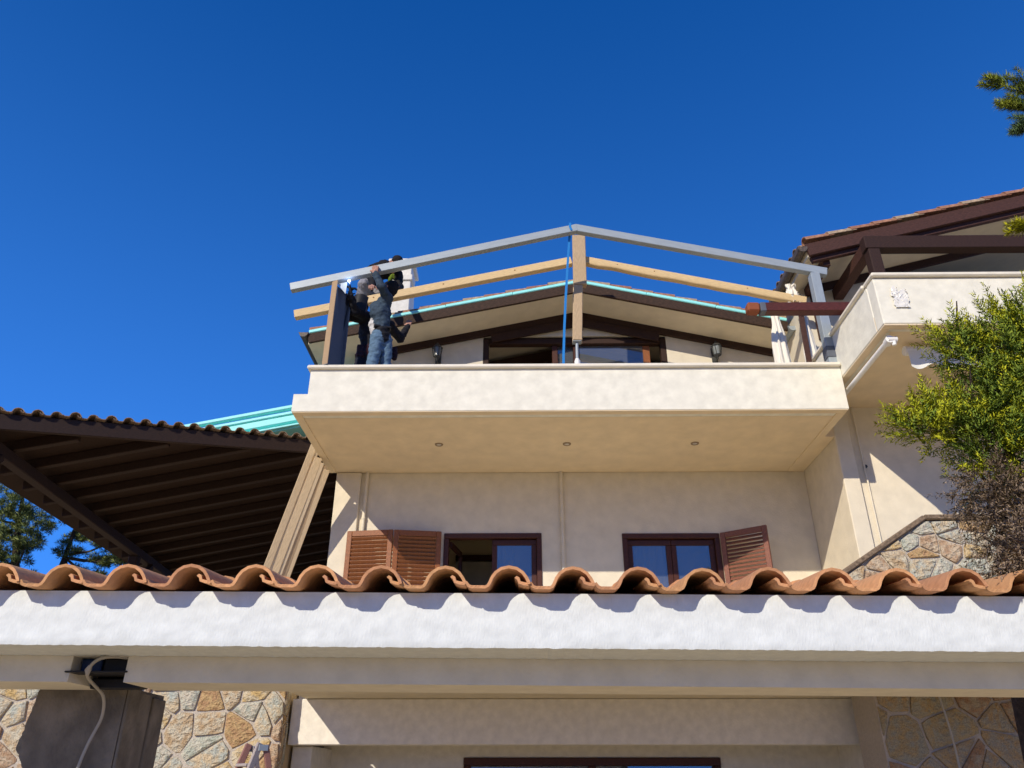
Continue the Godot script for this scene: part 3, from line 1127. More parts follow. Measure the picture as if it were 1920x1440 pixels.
func window(h: Node3D, x0: float, x1: float, y0: float, y1: float, open_left: bool) -> void:
	var w := Node3D.new()
	put(w, "window", h)
	var d := 10.66
	bar("frame", p(x0, y1 - 0.035, d), p(x1, y1 - 0.035, d), 0.12, 0.07, M.window_wood, w)
	bar("frame", p(x0, y0 + 0.035, d), p(x1, y0 + 0.035, d), 0.12, 0.07, M.window_wood, w)
	for x in [x0 + 0.035, x1 - 0.035]:
		bar("frame", p(x, y0 + 0.072, d), p(x, y1 - 0.072, d), 0.07, 0.12, M.window_wood, w, 0.006, Vector3.BACK)
	block("sill", p(x0 - 0.05, y0 - 0.05, 10.57), p(x1 + 0.05, y0 - 0.002, 10.72), M.coping, w)
	var mid := (x0 + x1) * 0.5
	var leaves := [[mid - 0.01, x1 - 0.072]] if open_left else [[x0 + 0.072, mid], [mid + 0.004, x1 - 0.072]]
	for l in leaves:
		var s := Node3D.new()
		put(s, "sash", w)
		var e := d + 0.03
		bar("rail", p(l[0], y1 - 0.115, e), p(l[1], y1 - 0.115, e), 0.05, 0.075, M.window_wood, s)
		bar("rail", p(l[0], y0 + 0.115, e), p(l[1], y0 + 0.115, e), 0.05, 0.075, M.window_wood, s)
		for x in [l[0] + 0.035, l[1] - 0.035]:
			bar("stile", p(x, y0 + 0.154, e), p(x, y1 - 0.154, e), 0.07, 0.05, M.window_wood, s, 0.005, Vector3.BACK)
		block("pane", p(l[0] + 0.071, y0 + 0.155, e + 0.003), p(l[1] - 0.071, y1 - 0.155, e - 0.003), M.pane, s, 0.0)
	if open_left:  # the left sash swung into the room
		var s := Node3D.new()
		put(s, "sash", w)
		var hx := x0 + 0.08
		bar("rail", p(hx, y1 - 0.115, 10.75), p(hx + 0.1, y1 - 0.115, 11.32), 0.05, 0.075, M.window_wood, s)
		bar("rail", p(hx, y0 + 0.115, 10.75), p(hx + 0.1, y0 + 0.115, 11.32), 0.05, 0.075, M.window_wood, s)
		bar("stile", p(hx + 0.1, y0 + 0.08, 11.34), p(hx + 0.1, y1 - 0.08, 11.34), 0.05, 0.07, M.window_wood, s, 0.005, Vector3.BACK)
	# curtains hanging inside
	var spans := [[0.02, 0.30]] if open_left else [[-0.64, 0.0], [0.55, 0.62]]
	for sp in spans:
		var mb := MB.new()
		var rows := []
		for j in 2:
			var l := []
			for i in 49:
				var t := i / 48.0
				l.append(p(mid + lerpf(sp[0], sp[1], t), y1 - 0.03 - j * (y1 - y0 - 0.1), 10.80 + 0.03 * sin(t * 34.0 * (sp[1] - sp[0]) / 0.5) + 0.012 * sin(t * 71.0)))
			rows.append(l)
		mb.sheet(rows, -1.0)
		obj(mb, "curtain", M.curtain, w)


func shutter(label: String, a: Vector3, b: Vector3, y0: float, y1: float, m: Material) -> void:  # a: hinge edge at sill height, b: free edge
	var s := thing("window_shutter", label, "shutter", Vector3(a.x, y0, a.z), "louvred shutters of the first floor")
	var dx := Vector3(b.x - a.x, 0, b.z - a.z)
	var wdt := dx.length()
	var e := dx.normalized()
	var nrm := e.cross(Vector3.UP)
	var at := func(t: float, y: float) -> Vector3: return Vector3(a.x, y, a.z) + e * t
	for t in [0.035, wdt - 0.035]:
		bar("stile", at.call(t, y0), at.call(t, y1), 0.07, 0.04, m, s, 0.005, nrm)
	for y in [y0 + 0.04, y1 - 0.04]:
		bar("rail", at.call(0.071, y), at.call(wdt - 0.071, y), 0.038, 0.08, m, s)
	var n := int((y1 - y0 - 0.17) / 0.052)
	var mb := MB.new()
	mb.box(Vector3.ZERO, Vector3(0.010, 0.052, wdt - 0.145), Basis(), 0.003)
	var slat := mb.mesh()
	for i in n:
		var y := y0 + 0.083 + (i + 0.5) * (y1 - y0 - 0.166) / n
		inst(slat, "slat", m, s, Transform3D(basis_along(e) * Basis(Vector3.BACK, deg_to_rad(-38.0)), at.call(wdt * 0.5, y) - s.position))


# ---------------------------------------------------------------- the wing on the right
func build_wing() -> void:
	var h := thing("house_wing", "cream right wing with high corner balcony and timber porch", "house", p(5.5, 0, 9.4))
	var mb := MB.new()
	mb.wall(4.105, 9.0, 2.75, 6.06, -9.4, -9.65, [])
	obj(mb, "wall", M.cream, h)
	block("side_wall", p(4.105, 2.75, 9.652), p(4.3, 6.05, 10.9), M.cream, h, 0.0)
	block("pilaster", p(4.09, 2.752, 9.398), p(4.30, 6.03, 9.34), M.cream, h, 0.01)
	mb = MB.new()
	mb.tube([p(4.40, 2.76, 9.37), p(4.40, 6.03, 9.37)], 0.012, 8)
	obj(mb, "cable_duct", M.cream, h)
	mb = MB.new()
	mb.tube([p(4.42, 5.2, 9.40), p(4.42, 5.2, 9.37)], 0.022, 10)
	obj(mb, "vent", M.lamp_iron, h)
	var bl := Node3D.new()
	put(bl, "balcony", h)
	block("floor_slab", p(3.965, 6.04, 7.264), p(9.0, 6.24, 9.6), M.soffit, bl, 0.01)
	block("parapet", p(3.962, 6.037, 7.26), p(9.0, 6.64, 7.44), M.parapet, bl, 0.012)
	block("parapet", p(3.962, 6.037, 7.442), p(4.12, 6.64, 9.6), M.parapet, bl, 0.012)
	for w in [[p(3.94, 6.665, 7.34), p(9.0, 6.665, 7.34)], [p(4.05, 6.665, 7.472), p(4.05, 6.665, 9.6)]]:
		mb = MB.new()
		mb.box(Vector3.ZERO, Vector3(0.25, 0.05, w[0].distance_to(w[1])), Basis(), 0.02)
		inst(mb.mesh(), "coping", M.coping, bl, Transform3D(basis_along(w[1] - w[0]), (w[0] + w[1]) * 0.5 - world_at(bl)))
	block("soffit_border", p(3.968, 6.022, 7.266), p(9.0, 6.0385, 7.36), M.soffit, bl, 0.004)
	block("soffit_border", p(3.968, 6.022, 7.362), p(4.06, 6.0385, 9.39), M.soffit, bl, 0.004)
	# upper wall, dark opening
	mb = MB.new()
	mb.wall(4.15, 9.0, 6.06, 8.35, -9.7, -9.95, [[5.66, 8.4, 6.3, 8.02]])
	obj(mb, "upper_wall", M.gable_wall, h)
	block("upper_side_wall", p(4.15, 6.06, 9.952), p(4.35, 8.30, 15.0), M.gable_wall, h, 0.0)
	block("inner_room", p(4.4, 6.06, 13.0), p(9.0, 9.4, 13.2), M.room, h, 0.0)
	block("inner_ceiling", p(4.36, 8.20, 9.96), p(9.0, 8.3, 13.0), M.room, h, 0.0)
	# roof rising to the right
	var rf := Node3D.new()
	put(rf, "roof", h)
	mb = MB.new()
	mb.poly_prism(PackedVector2Array([Vector2(4.0, 8.08), Vector2(9.6, 9.54), Vector2(9.6, 9.70), Vector2(4.0, 8.24)]), -8.82, -15.5)
	obj(mb, "roof_deck", M.gable_wall, rf)
	bar("bargeboard", p(4.0, 8.228, 8.812), p(9.6, 9.688, 8.812), 0.03, 0.115, M.wing_wood, rf)
	bar("bargeboard", p(4.0, 8.115, 8.785), p(9.6, 9.575, 8.785), 0.055, 0.105, M.wing_wood, rf)
	bar("bargeboard", p(4.05, 8.065, 8.86), p(9.6, 9.51, 8.86), 0.07, 0.12, M.wing_wood, rf)
	bar("purlin", p(4.28, 8.06, 8.9), p(4.28, 8.06, 9.69), 0.10, 0.13, M.wing_wood, rf)
	bar("wall_plate", p(4.36, 8.11, 9.67), p(9.0, 9.32, 9.67), 0.05, 0.12, M.dark_wood, rf)
	var cover := barrel_mesh(0.42, 0.085, 0.075)
	var a := p(4.0, 8.30, 8.84)
	var b := p(9.6, 9.76, 8.84)
	var dd := (a - b).normalized()
	for row in 2:
		for i in 17:
			inst(cover, "roof_tile", M["verge%d" % ((i * 5 + row + i / 3) % 4)], rf, Transform3D(basis_along(-(-dd)) * Basis(Vector3.RIGHT, deg_to_rad(-2.5)), a - dd * 0.345 * i + Vector3(0, 0.035, -0.2 * row) - world_at(rf)))
	# eave tiles along the left edge
	var ev := barrel_mesh(0.4, 0.08, 0.07)
	for i in 26:
		inst(ev, "roof_tile", M["oldtile%d" % (i % 4)], rf, Transform3D(basis_along(dd) , p(3.93, 8.29, 9.05 + 0.2 * i) - world_at(rf)))
	mb = MB.new()
	var rows := []
	for e in [8.77, 14.5]:
		var l := []
		for k in 13:
			var t := PI + PI * k / 12.0
			l.append(p(3.93 + cos(t) * 0.07, 8.22 + sin(t) * 0.085, e))
		rows.append(l)
	mb.sheet(rows, -1.0)
	var cap := PackedVector2Array()
	for k in 13:
		cap.append(Vector2(rows[0][k].x, rows[0][k].y))
	mb.poly_prism(cap, -8.765, -8.771)
	obj(mb, "gutter", M.gutter_metal, rf)
	# timber porch on the balcony
	var tp := Node3D.new()
	put(tp, "timber_porch", h)
	bar("post", p(4.72, 6.245, 8.5), p(4.72, 7.93, 8.5), 0.15, 0.15, M.dark_wood, tp, 0.008, Vector3.BACK)
	bar("beam", p(4.62, 8.035, 8.5), p(9.0, 8.035, 8.5), 0.15, 0.20, M.dark_wood, tp)
	bar("beam", p(4.71, 8.02, 8.58), p(4.71, 8.02, 9.69), 0.14, 0.17, M.wing_wood, tp)
	bar("wall_bracket", p(4.36, 7.25, 9.66), p(4.36, 8.0, 9.66), 0.12, 0.07, M.wing_wood, tp, 0.005, Vector3.BACK)


# ---------------------------------------------------------------- pergola on the left
func roof_y(x: float, d: float) -> float:  # underside of the rafters
	return 5.27 + 0.171 * ((x + 6.106) + 0.084 * (d - 8.27))


func build_pergola() -> void:
	var h := thing("pergola", "dark timber pergola with old clay tile roof over left terrace", "pergola", p(-5, 2.75, 12))
	var on := func(x: float, d: float, up: float) -> Vector3: return p(x, roof_y(x, d) + up, d)
	var edge := func(x: float) -> float: return 8.27 + 0.693 * (x + 6.106)
	var ea: Vector3 = on.call(-7.05, edge.call(-7.05), 0.0)
	var eb: Vector3 = on.call(-2.9, edge.call(-2.9), 0.0)
	var nrm := Vector3(-0.171, 1, 0.0144).normalized()
	bar("fascia_board", ea + nrm * 0.105, eb + nrm * 0.105, 0.05, 0.20, M.pergola_wood, h, 0.006, nrm)
	# deck boards above the rafters
	var mb := MB.new()
	var co := [Vector2(-6.98, edge.call(-6.98) + 0.05), Vector2(-2.9, edge.call(-2.9) + 0.05), Vector2(-2.66, 10.75), Vector2(-2.66, 18.0), Vector2(-7.62, 18.0)]
	for f in 2:
		var q := []
		for c in co:
			q.append(on.call(c.x, c.y, 0.13 + 0.035 * f))
		for i in range(1, 4):
			if f == 1:
				mb.tri(q[0], q[i], q[i + 1])
			else:
				mb.tri(q[0], q[i + 1], q[i])
	for i in 5:
		var a: Vector2 = co[i]
		var b: Vector2 = co[(i + 1) % 5]
		mb.quad(on.call(a.x, a.y, 0.13), on.call(b.x, b.y, 0.13), on.call(b.x, b.y, 0.165), on.call(a.x, a.y, 0.165))
	obj(mb, "roof_deck", M.deck_wood, h)
	for i in range(-1, 15):
		var d0 := 9.4 + 0.605 * i
		var xr := minf(-6.106 + (d0 - 8.27) / 0.693 - 0.16, -2.70)
		var xl := -6.70 - 0.084 * (d0 - 8.27)
		bar("rafter", on.call(xl, d0 + 0.10, 0.063), on.call(xr, d0 - 0.07 * (xr + 4.5), 0.063), 0.09, 0.125, M.pergola_wood, h, 0.008, nrm)
	var xb := func(d: float) -> float: return -6.28 - 0.084 * (d - 8.27)
	bar("beam", p(xb.call(7.75), roof_y(xb.call(7.75), 7.75) - 0.075, 7.75), p(xb.call(17.9), roof_y(xb.call(17.9), 17.9) - 0.075, 17.9), 0.14, 0.145, M.pergola_wood, h, 0.01)
	for d in [8.0, 13.3, 17.5]:
		var x: float = xb.call(d)
		bar("post", p(x, 2.752, d), p(x, roof_y(x, d) - 0.15, d), 0.15, 0.15, M.pergola_wood, h, 0.01, Vector3.BACK)
		bar("brace", p(x, roof_y(x, d) - 0.75, d + 0.07), p(x, roof_y(x, d) - 0.16, d + 0.65), 0.09, 0.09, M.pergola_wood, h)
	# tiles along the front edge
	var tile := s_tile_mesh(0.42, 0.9)
	var ex := (eb - ea).normalized()
	var bas := Basis(ex, nrm, ex.cross(nrm))
	var n := int(ea.distance_to(eb) / 0.2) + 1
	for row in 3:
		for i in n:
			var at := ea + ex * (0.2 * i - 0.05) + nrm * (0.215 + 0.012 * row + rng.randf_range(-0.004, 0.006)) + bas.z * (0.075 - 0.36 * row + rng.randf_range(-0.012, 0.012))
			inst(tile, "roof_tile", M["oldtile%d" % rng.randi_range(0, 3)], h, Transform3D(bas * Basis(Vector3.UP, rng.randf_range(-0.02, 0.02)), at - h.position))
	# tiles along the left eave
	var zz := Vector3(-1, -0.171, 0).normalized()
	var bl := Basis(nrm.cross(zz).normalized(), nrm, zz)
	for i in 48:
		var d := 7.9 + 0.2 * i
		var x := -6.84 - 0.084 * (d - 8.27)
		inst(tile, "roof_tile", M["oldtile%d" % rng.randi_range(0, 3)], h, Transform3D(bl, (on.call(x, d, 0.185) as Vector3) + nrm * rng.randf_range(-0.004, 0.006) - h.position))


# ---------------------------------------------------------------- rubble walls
func build_stone_walls() -> void:
	var w := thing("stone_wall", "sunlit rubble stone wall of ochre and grey stones, left below beam", "wall", p(-5, 0, 10.3))
	block("mortar", p(-9.5, 0.0, 10.36), p(-2.945, 2.74, 10.62), M.mortar, w, 0.0)
	rubble(w, PackedVector2Array([Vector2(-6.9, 0.9), Vector2(-2.935, 0.9), Vector2(-2.935, 2.74), Vector2(-6.9, 2.74)]), 0.32, 21, func(x: float, y: float, h: float) -> Vector3: return p(x, y, 10.355 - h))
	rubble(w, PackedVector2Array([Vector2(0.0, 0.9), Vector2(0.24, 0.9), Vector2(0.24, 2.74), Vector2(0.0, 2.74)]), 0.34, 5, func(x: float, y: float, h: float) -> Vector3: return p(-2.94 + h, y, 10.36 + x), 0.012)
	var s := thing("stair_wall", "sloping stone stair wall with brown coping beside the juniper", "wall", p(4.4, 2.75, 8.3))
	var mb := MB.new()
	var out := PackedVector2Array([Vector2(2.9, 2.75), Vector2(6.2, 2.75), Vector2(6.2, 4.13), Vector2(4.37, 4.12), Vector2(2.9, 3.23)])
	mb.poly_prism(out, -8.215, -8.45)
	obj(mb, "mortar", M.mortar, s)
	rubble(s, out, 0.25, 33, func(x: float, y: float, h: float) -> Vector3: return p(x, y, 8.212 - h), 0.026, 0.0045)
	bar("coping", p(2.9, 3.265, 8.32), p(4.365, 4.152, 8.32), 0.32, 0.055, M.stair_coping, s, 0.012)
	bar("coping", p(4.365, 4.152, 8.32), p(6.2, 4.16, 8.32), 0.32, 0.055, M.stair_coping, s, 0.012)
	var q := thing("stone_pier", "shaded stone clad pier under the terrace, right of the porch", "wall", p(4.8, 0, 9.7))
	block("mortar", p(4.05, 0.0, 9.62), p(7.2, 2.548, 10.3), M.mortar, q, 0.0)
	rubble(q, PackedVector2Array([Vector2(4.055, 0.9), Vector2(7.15, 0.9), Vector2(7.15, 2.54), Vector2(4.055, 2.54)]), 0.42, 9, func(x: float, y: float, h: float) -> Vector3: return p(x, y, 9.615 - h), 0.03, 0.005, Vector2i(7, 9))  # darker brown stones, deepening the pier's shade through their colour


# ---------------------------------------------------------------- the near canopy with clay tiles
func build_canopy() -> void:
	var h := thing("tiled_canopy", "white plastered beam capped with orange clay tiles in the foreground", "canopy", p(0, 2.0, 2.77))
	# front beam: a plaster face with trowel waves and a ragged lower arris
	var mb := MB.new()
	var nz := FastNoiseLite.new()
	nz.seed = 4
	nz.frequency = 1.0
	nz.fractal_octaves = 3
	var rows := []
	for j in 15:
		var l := []
		var ty := j / 14.0
		for i in 401:
			var x := -2.9 + 5.3 * i / 400.0
			var bulge := 0.0035 * nz.get_noise_2d(x * 2.2, ty * 1.6) + 0.0018 * nz.get_noise_2d(x * 14.0 + ty * 5.0, ty * 9.0)
			var y := lerpf(2.008, 2.192, ty)
			if j == 0:
				y += 0.0025 * nz.get_noise_2d(x * 30.0, 3.0)
				bulge -= 0.004
			l.append(p(x, y, 2.77 - bulge))
		rows.append(l)
	mb.sheet(rows, 1.0)
	for i in 400:
		mb.quad(Vector3(rows[0][i].x, rows[0][i].y, -3.03), Vector3(rows[0][i + 1].x, rows[0][i + 1].y, -3.03), rows[0][i + 1], rows[0][i])
		mb.quad(rows[14][i], rows[14][i + 1], Vector3(rows[14][i + 1].x, 2.192, -3.03), Vector3(rows[14][i].x, 2.192, -3.03))
	obj(mb, "front_beam", M.white_plaster, h)
	mb = MB.new()
	mb.wall(-2.9, 2.4, 1.916, 2.19, -3.032, -3.32, [[-1.675, -1.468, 1.90, 2.006]])
	obj(mb, "rear_beam", M.beam_plaster, h)
	# dark deck added under the tiles to block light, rising to the back
	bar("tile_bed", p(-0.25, 2.182, 2.80), p(-0.25, 2.272, 3.66), 5.3, 0.022, M.deck_wood, h, 0.0)
	block("added_dark_sheet", p(-2.9, 2.1925, 2.775), p(2.4, 2.1955, 3.05), M.deck_wood, h, 0.0)  # added dark sheet, keeps bounce light out of the tile arches
	block("added_back_board", p(-2.9, 2.19, 3.665), p(2.4, 2.36, 3.69), M.deck_wood, h, 0.0)  # unseen board added to shut out light behind the tiles
	var tile := s_tile_mesh(0.40)
	for row in 3:
		for i in 22:
			var x := -2.011 - 0.2215 * 3 + 0.2215 * i
			var at := p(x + rng.randf_range(-0.003, 0.003), 2.1945 + 0.036 * row + rng.randf_range(-0.002, 0.002), 2.685 + 0.33 * row + rng.randf_range(-0.006, 0.006))
			inst(tile, "roof_tile", M["tile%d" % rng.randi_range(0, 3)], h, Transform3D(Basis(Vector3.RIGHT, deg_to_rad(4.6)) * Basis(Vector3.UP, rng.randf_range(-0.012, 0.012)), at - h.position))
	h.rotation.z = -0.0086
	# broken-out socket in the rear beam
	var jb := thing("junction_box", "black and blue electrical box in the broken hole of beam", "electrical box", p(-1.57, 1.93, 3.1))
	block("box", p(-1.672, 1.966, 3.10), p(-1.472, 2.02, 3.22), M.black_plastic, jb, 0.006)
	block("cover", p(-1.668, 1.970, 3.085), p(-1.590, 2.018, 3.099), M.blue_plastic, jb, 0.004)
	block("cover", p(-1.580, 1.972, 3.083), p(-1.476, 2.018, 3.099), M.black_plastic, jb, 0.006)
	block("lip", p(-1.69, 1.962, 3.02), p(-1.46, 1.968, 3.10), M.black_plastic, jb, 0.002)
	block("box", p(-1.672, 1.922, 3.19), p(-1.472, 1.960, 3.235), M.black_plastic, jb, 0.004)  # black block added to darken the lower part of the hole
	block("backplate", p(-1.673, 1.925, 3.24), p(-1.471, 2.02, 3.25), M.black_plastic, jb, 0.002)
	mb = MB.new()
	var pts := [p(-1.478, 2.016, 3.05), p(-1.52, 2.018, 3.03), p(-1.56, 2.012, 3.02), p(-1.585, 1.995, 3.015), p(-1.602, 1.97, 3.02), p(-1.62, 1.952, 3.06), p(-1.636, 1.936, 3.14), p(-1.645, 1.90, 3.26), p(-1.668, 1.83, 3.33), p(-1.70, 1.74, 3.335), p(-1.722, 1.64, 3.335), p(-1.735, 1.5, 3.335), p(-1.74, 1.2, 3.335), p(-1.75, 0.6, 3.33), p(-1.76, 0.05, 3.30)]
	var cv := Curve3D.new()
	for i in pts.size():
		var t: Vector3 = (pts[mini(i + 1, pts.size() - 1)] - pts[maxi(i - 1, 0)]) * 0.16
		cv.add_point(pts[i], -t, t)
	mb.tube(Array(cv.tessellate(4, 3.0)), 0.0062, 8)
	mb.tube([p(-1.597, 1.985, 3.018), p(-1.602, 1.97, 3.02), p(-1.609, 1.958, 3.035)], [0.007, 0.0125, 0.007], 8)
	var hose := obj(mb, "cable", M.cord_grey, self)
	tag(hose, "pale grey cable hanging from the broken beam down the concrete column", "cable")


func build_column() -> void:
	var h := thing("concrete_column", "dark rough concrete column with broken edge under the white beam", "column", p(-1.8, 0, 3.5))
	var r := RandomNumberGenerator.new()
	r.seed = 3
	var key := [Vector2(-1.603, 1.944), Vector2(-1.70, 1.949), Vector2(-1.83, 1.952), Vector2(-1.958, 1.956), Vector2(-1.968, 1.90), Vector2(-1.984, 1.80), Vector2(-1.996, 1.715), Vector2(-1.945, 1.645), Vector2(-1.89, 1.56), Vector2(-1.885, 1.0), Vector2(-1.89, 0.0), Vector2(-1.603, 0.0)]
	var poly := PackedVector2Array()
	for i in key.size():
		var a: Vector2 = key[i]
		var b: Vector2 = key[(i + 1) % key.size()]
		var n := 1 if i >= 9 else 7
		for k in n:
			poly.append(a.lerp(b, float(k) / n) + (Vector2(r.randf_range(-1, 1), r.randf_range(-1, 1)) * 0.0035 if k > 0 else Vector2.ZERO))
	var mb := MB.new()
	mb.poly_prism(poly, -3.36, -3.72)
	obj(mb, "shaft", M.concrete, h)
	# rough render down its right side, in three runs
	for s in [[3.362, 3.47, 0.014, 1.945], [3.474, 3.585, 0.008, 1.935], [3.59, 3.715, 0.016, 1.925]]:
		block("render_run", p(-1.6025, 0.0, s[0]), p(-1.6025 + s[2], s[3], s[1]), M.concrete, h, 0.005)


# ---------------------------------------------------------------- steel and timber frame over the balcony
func build_frame() -> void:
	var h := thing("steel_frame", "grey steel gable frame on two posts above the balcony parapet", "steel frame", p(0.75, 6.22, 8.6))
	bar("beam", p(-3.05, 7.465, 8.6), p(0.80, 8.4205, 8.6), 0.09, 0.115, M.galvanized, h, 0.005)
	bar("beam", p(0.765, 8.424, 8.603), p(4.10, 7.655, 8.603), 0.09, 0.115, M.galvanized, h, 0.005)
	# left post: a rolled channel standing edge-on
	var post := Node3D.new()
	put(post, "post", h)
	var web := Vector3(0.14, 0, -0.28).normalized()
	var c0 := p(-2.455, 0, 8.555)
	var nrm := Vector3(0.894, 0, 0.447)
	var mb := MB.new()
	var bs := Basis(web, Vector3.UP, web.cross(Vector3.UP))
	mb.box(c0 + web * 0.15 + Vector3(0, 6.86, 0), Vector3(0.29, 1.27, 0.012), bs, 0.002)
	obj(mb, "web", M.steel_dark, post)
	mb = MB.new()
	mb.box(c0 + Vector3(0, 6.885, 0), Vector3(0.014, 1.33, 0.09), bs, 0.003)
	obj(mb, "flange", M.steel_rust, post)
	mb = MB.new()
	mb.box(c0 + web * 0.30 + Vector3(0, 6.86, 0), Vector3(0.014, 1.27, 0.10), bs, 0.003)
	obj(mb, "flange", M.steel_dark, post)
	mb = MB.new()
	mb.poly_prism(PackedVector2Array([Vector2(-2.425, 7.52), Vector2(-2.30, 7.55), Vector2(-2.305, 7.36)]), -8.585, -8.593)
	obj(mb, "gusset", M.galvanized, post)
	mb = MB.new()
	mb.box(c0 + web * 0.12 + Vector3(0, 6.226, 0), Vector3(0.40, 0.012, 0.22), bs, 0.003)
	obj(mb, "base_plate", M.steel_dark, post)
	bar("post", p(3.925, 6.224, 8.6), p(3.925, 7.63, 8.6), 0.12, 0.12, M.galvanized, h, 0.006, Vector3.BACK)
	block("clamp", p(3.855, 6.34, 8.53), p(3.995, 6.50, 8.67), M.steel_dark, h, 0.006)
	# rough timber beams
	var t := thing("timber_beam", "pale sawn pine beam held by the workers, left of the king post", "timber beam", p(-1.2, 8.0, 9.4), "pale pine beams of the temporary frame")
	bar("beam", p(-3.216, 7.545, 9.4), p(0.77, 8.447, 9.4), 0.10, 0.13, M.pine_wood, t, 0.008)
	for k in [0.28, 0.53, 0.79]:
		knot(t, p(-3.216, 7.545, 9.4).lerp(p(0.77, 8.447, 9.4), k))
	t = thing("timber_beam", "pale waney edged pine beam sloping down right to the wing", "timber beam", p(2.5, 8.1, 9.4), "pale pine beams of the temporary frame")
	mb = MB.new()
	var a := p(0.97, 8.455, 9.4)
	var b := p(4.09, 7.72, 9.4)
	var bas := basis_along(b - a)
	var rows := []
	for e in 2:
		rows.append([])
	var wav := FastNoiseLite.new()
	wav.seed = 8
	wav.frequency = 1.3
	var sec := [Vector2(-0.05, 0.055), Vector2(0.02, 0.06), Vector2(0.05, 0.045), Vector2(0.055, -0.03), Vector2(0.03, -0.065), Vector2(-0.03, -0.065), Vector2(-0.055, -0.04), Vector2(-0.05, 0.055)]
	rows = []
	for i in 33:
		var k := i / 32.0
		var l := []
		for q in sec.size():
			var s: Vector2 = sec[q]
			if q >= 3 and q <= 6:
				s.y += 0.022 * wav.get_noise_2d(k * 3.2, 1.0)
			l.append(a.lerp(b, k) + bas * Vector3(s.x, s.y, 0))
		rows.append(l)
	mb.sheet(rows, 1.0)
	for e in [0, 32]:
		var c := a if e == 0 else b
		for q in sec.size() - 1:
			if e == 0:
				mb.tri(c, rows[0][q], rows[0][q + 1])
			else:
				mb.tri(c, rows[32][q + 1], rows[32][q])
	var loc := MB.new()
	for i in mb.v.size():
		loc.v.append(bas.inverse() * (mb.v[i] - (a + b) * 0.5))
		loc.n.append(bas.inverse() * mb.n[i])
	inst(loc.mesh(), "beam", M.pine_wood, t, Transform3D(bas, (a + b) * 0.5 - t.position))
	for k in [0.15, 0.32, 0.74]:
		knot(t, a.lerp(b, k))
	t = thing("king_post", "upright pine prop under the frame's apex, on a steel foot", "timber post", p(0.85, 5.83, 9.3))
	bar("upper_piece", p(0.87, 7.95, 9.3), p(0.885, 8.83, 9.3), 0.19, 0.10, M.plank1, t, 0.008, Vector3.BACK)
	bar("lower_piece", p(0.80, 7.03, 9.36), p(0.85, 8.12, 9.36), 0.135, 0.02, M.plank0, t, 0.004, Vector3.BACK)
	bar("lower_piece", p(0.80, 7.03, 9.30), p(0.845, 7.946, 9.30), 0.125, 0.09, M.plank1, t, 0.008, Vector3.BACK)
	mb = MB.new()
	mb.tube([p(0.78, 5.84, 9.3), p(0.785, 6.75, 9.3)], 0.030, 12)
	obj(mb, "prop_tube", M.white_paint, t)
	mb = MB.new()
	mb.tube([p(0.785, 6.70, 9.3), p(0.79, 7.0, 9.3)], 0.022, 12)
	mb.box(p(0.79, 7.012, 9.3), Vector3(0.12, 0.012, 0.1))
	obj(mb, "prop_screw", M.galvanized, t)
	mb = MB.new()
	mb.tube([p(0.785, 6.64, 9.3), p(0.786, 6.72, 9.3)], 0.042, 12)
	obj(mb, "collar", M.white_paint, t)
	# red-stained beam lying across the wing's parapet
	t = thing("red_beam", "dark red stained timber beam sticking out over wing parapet", "timber beam", p(3.6, 6.8, 8.14))
	bar("beam", p(2.98, 6.795, 8.14), p(5.4, 6.795, 8.14), 0.13, 0.125, M.red_wood, t, 0.008)
	bar("cut_end", p(2.80, 6.803, 8.14), p(2.955, 6.797, 8.14), 0.135, 0.13, M.cut_end, t, 0.02)
	bar("strap_band", p(2.956, 6.795, 8.14), p(3.03, 6.795, 8.14), 0.137, 0.131, M.steel_dark, t, 0.01)


func knot(t: Node3D, at: Vector3) -> void:
	var mb := MB.new()
	mb.tube([at + Vector3(0, 0.012, 0.049), at + Vector3(0, 0.012, 0.053)], [0.013, 0.010], 9)
	obj(mb, "knot", M.knot, t)


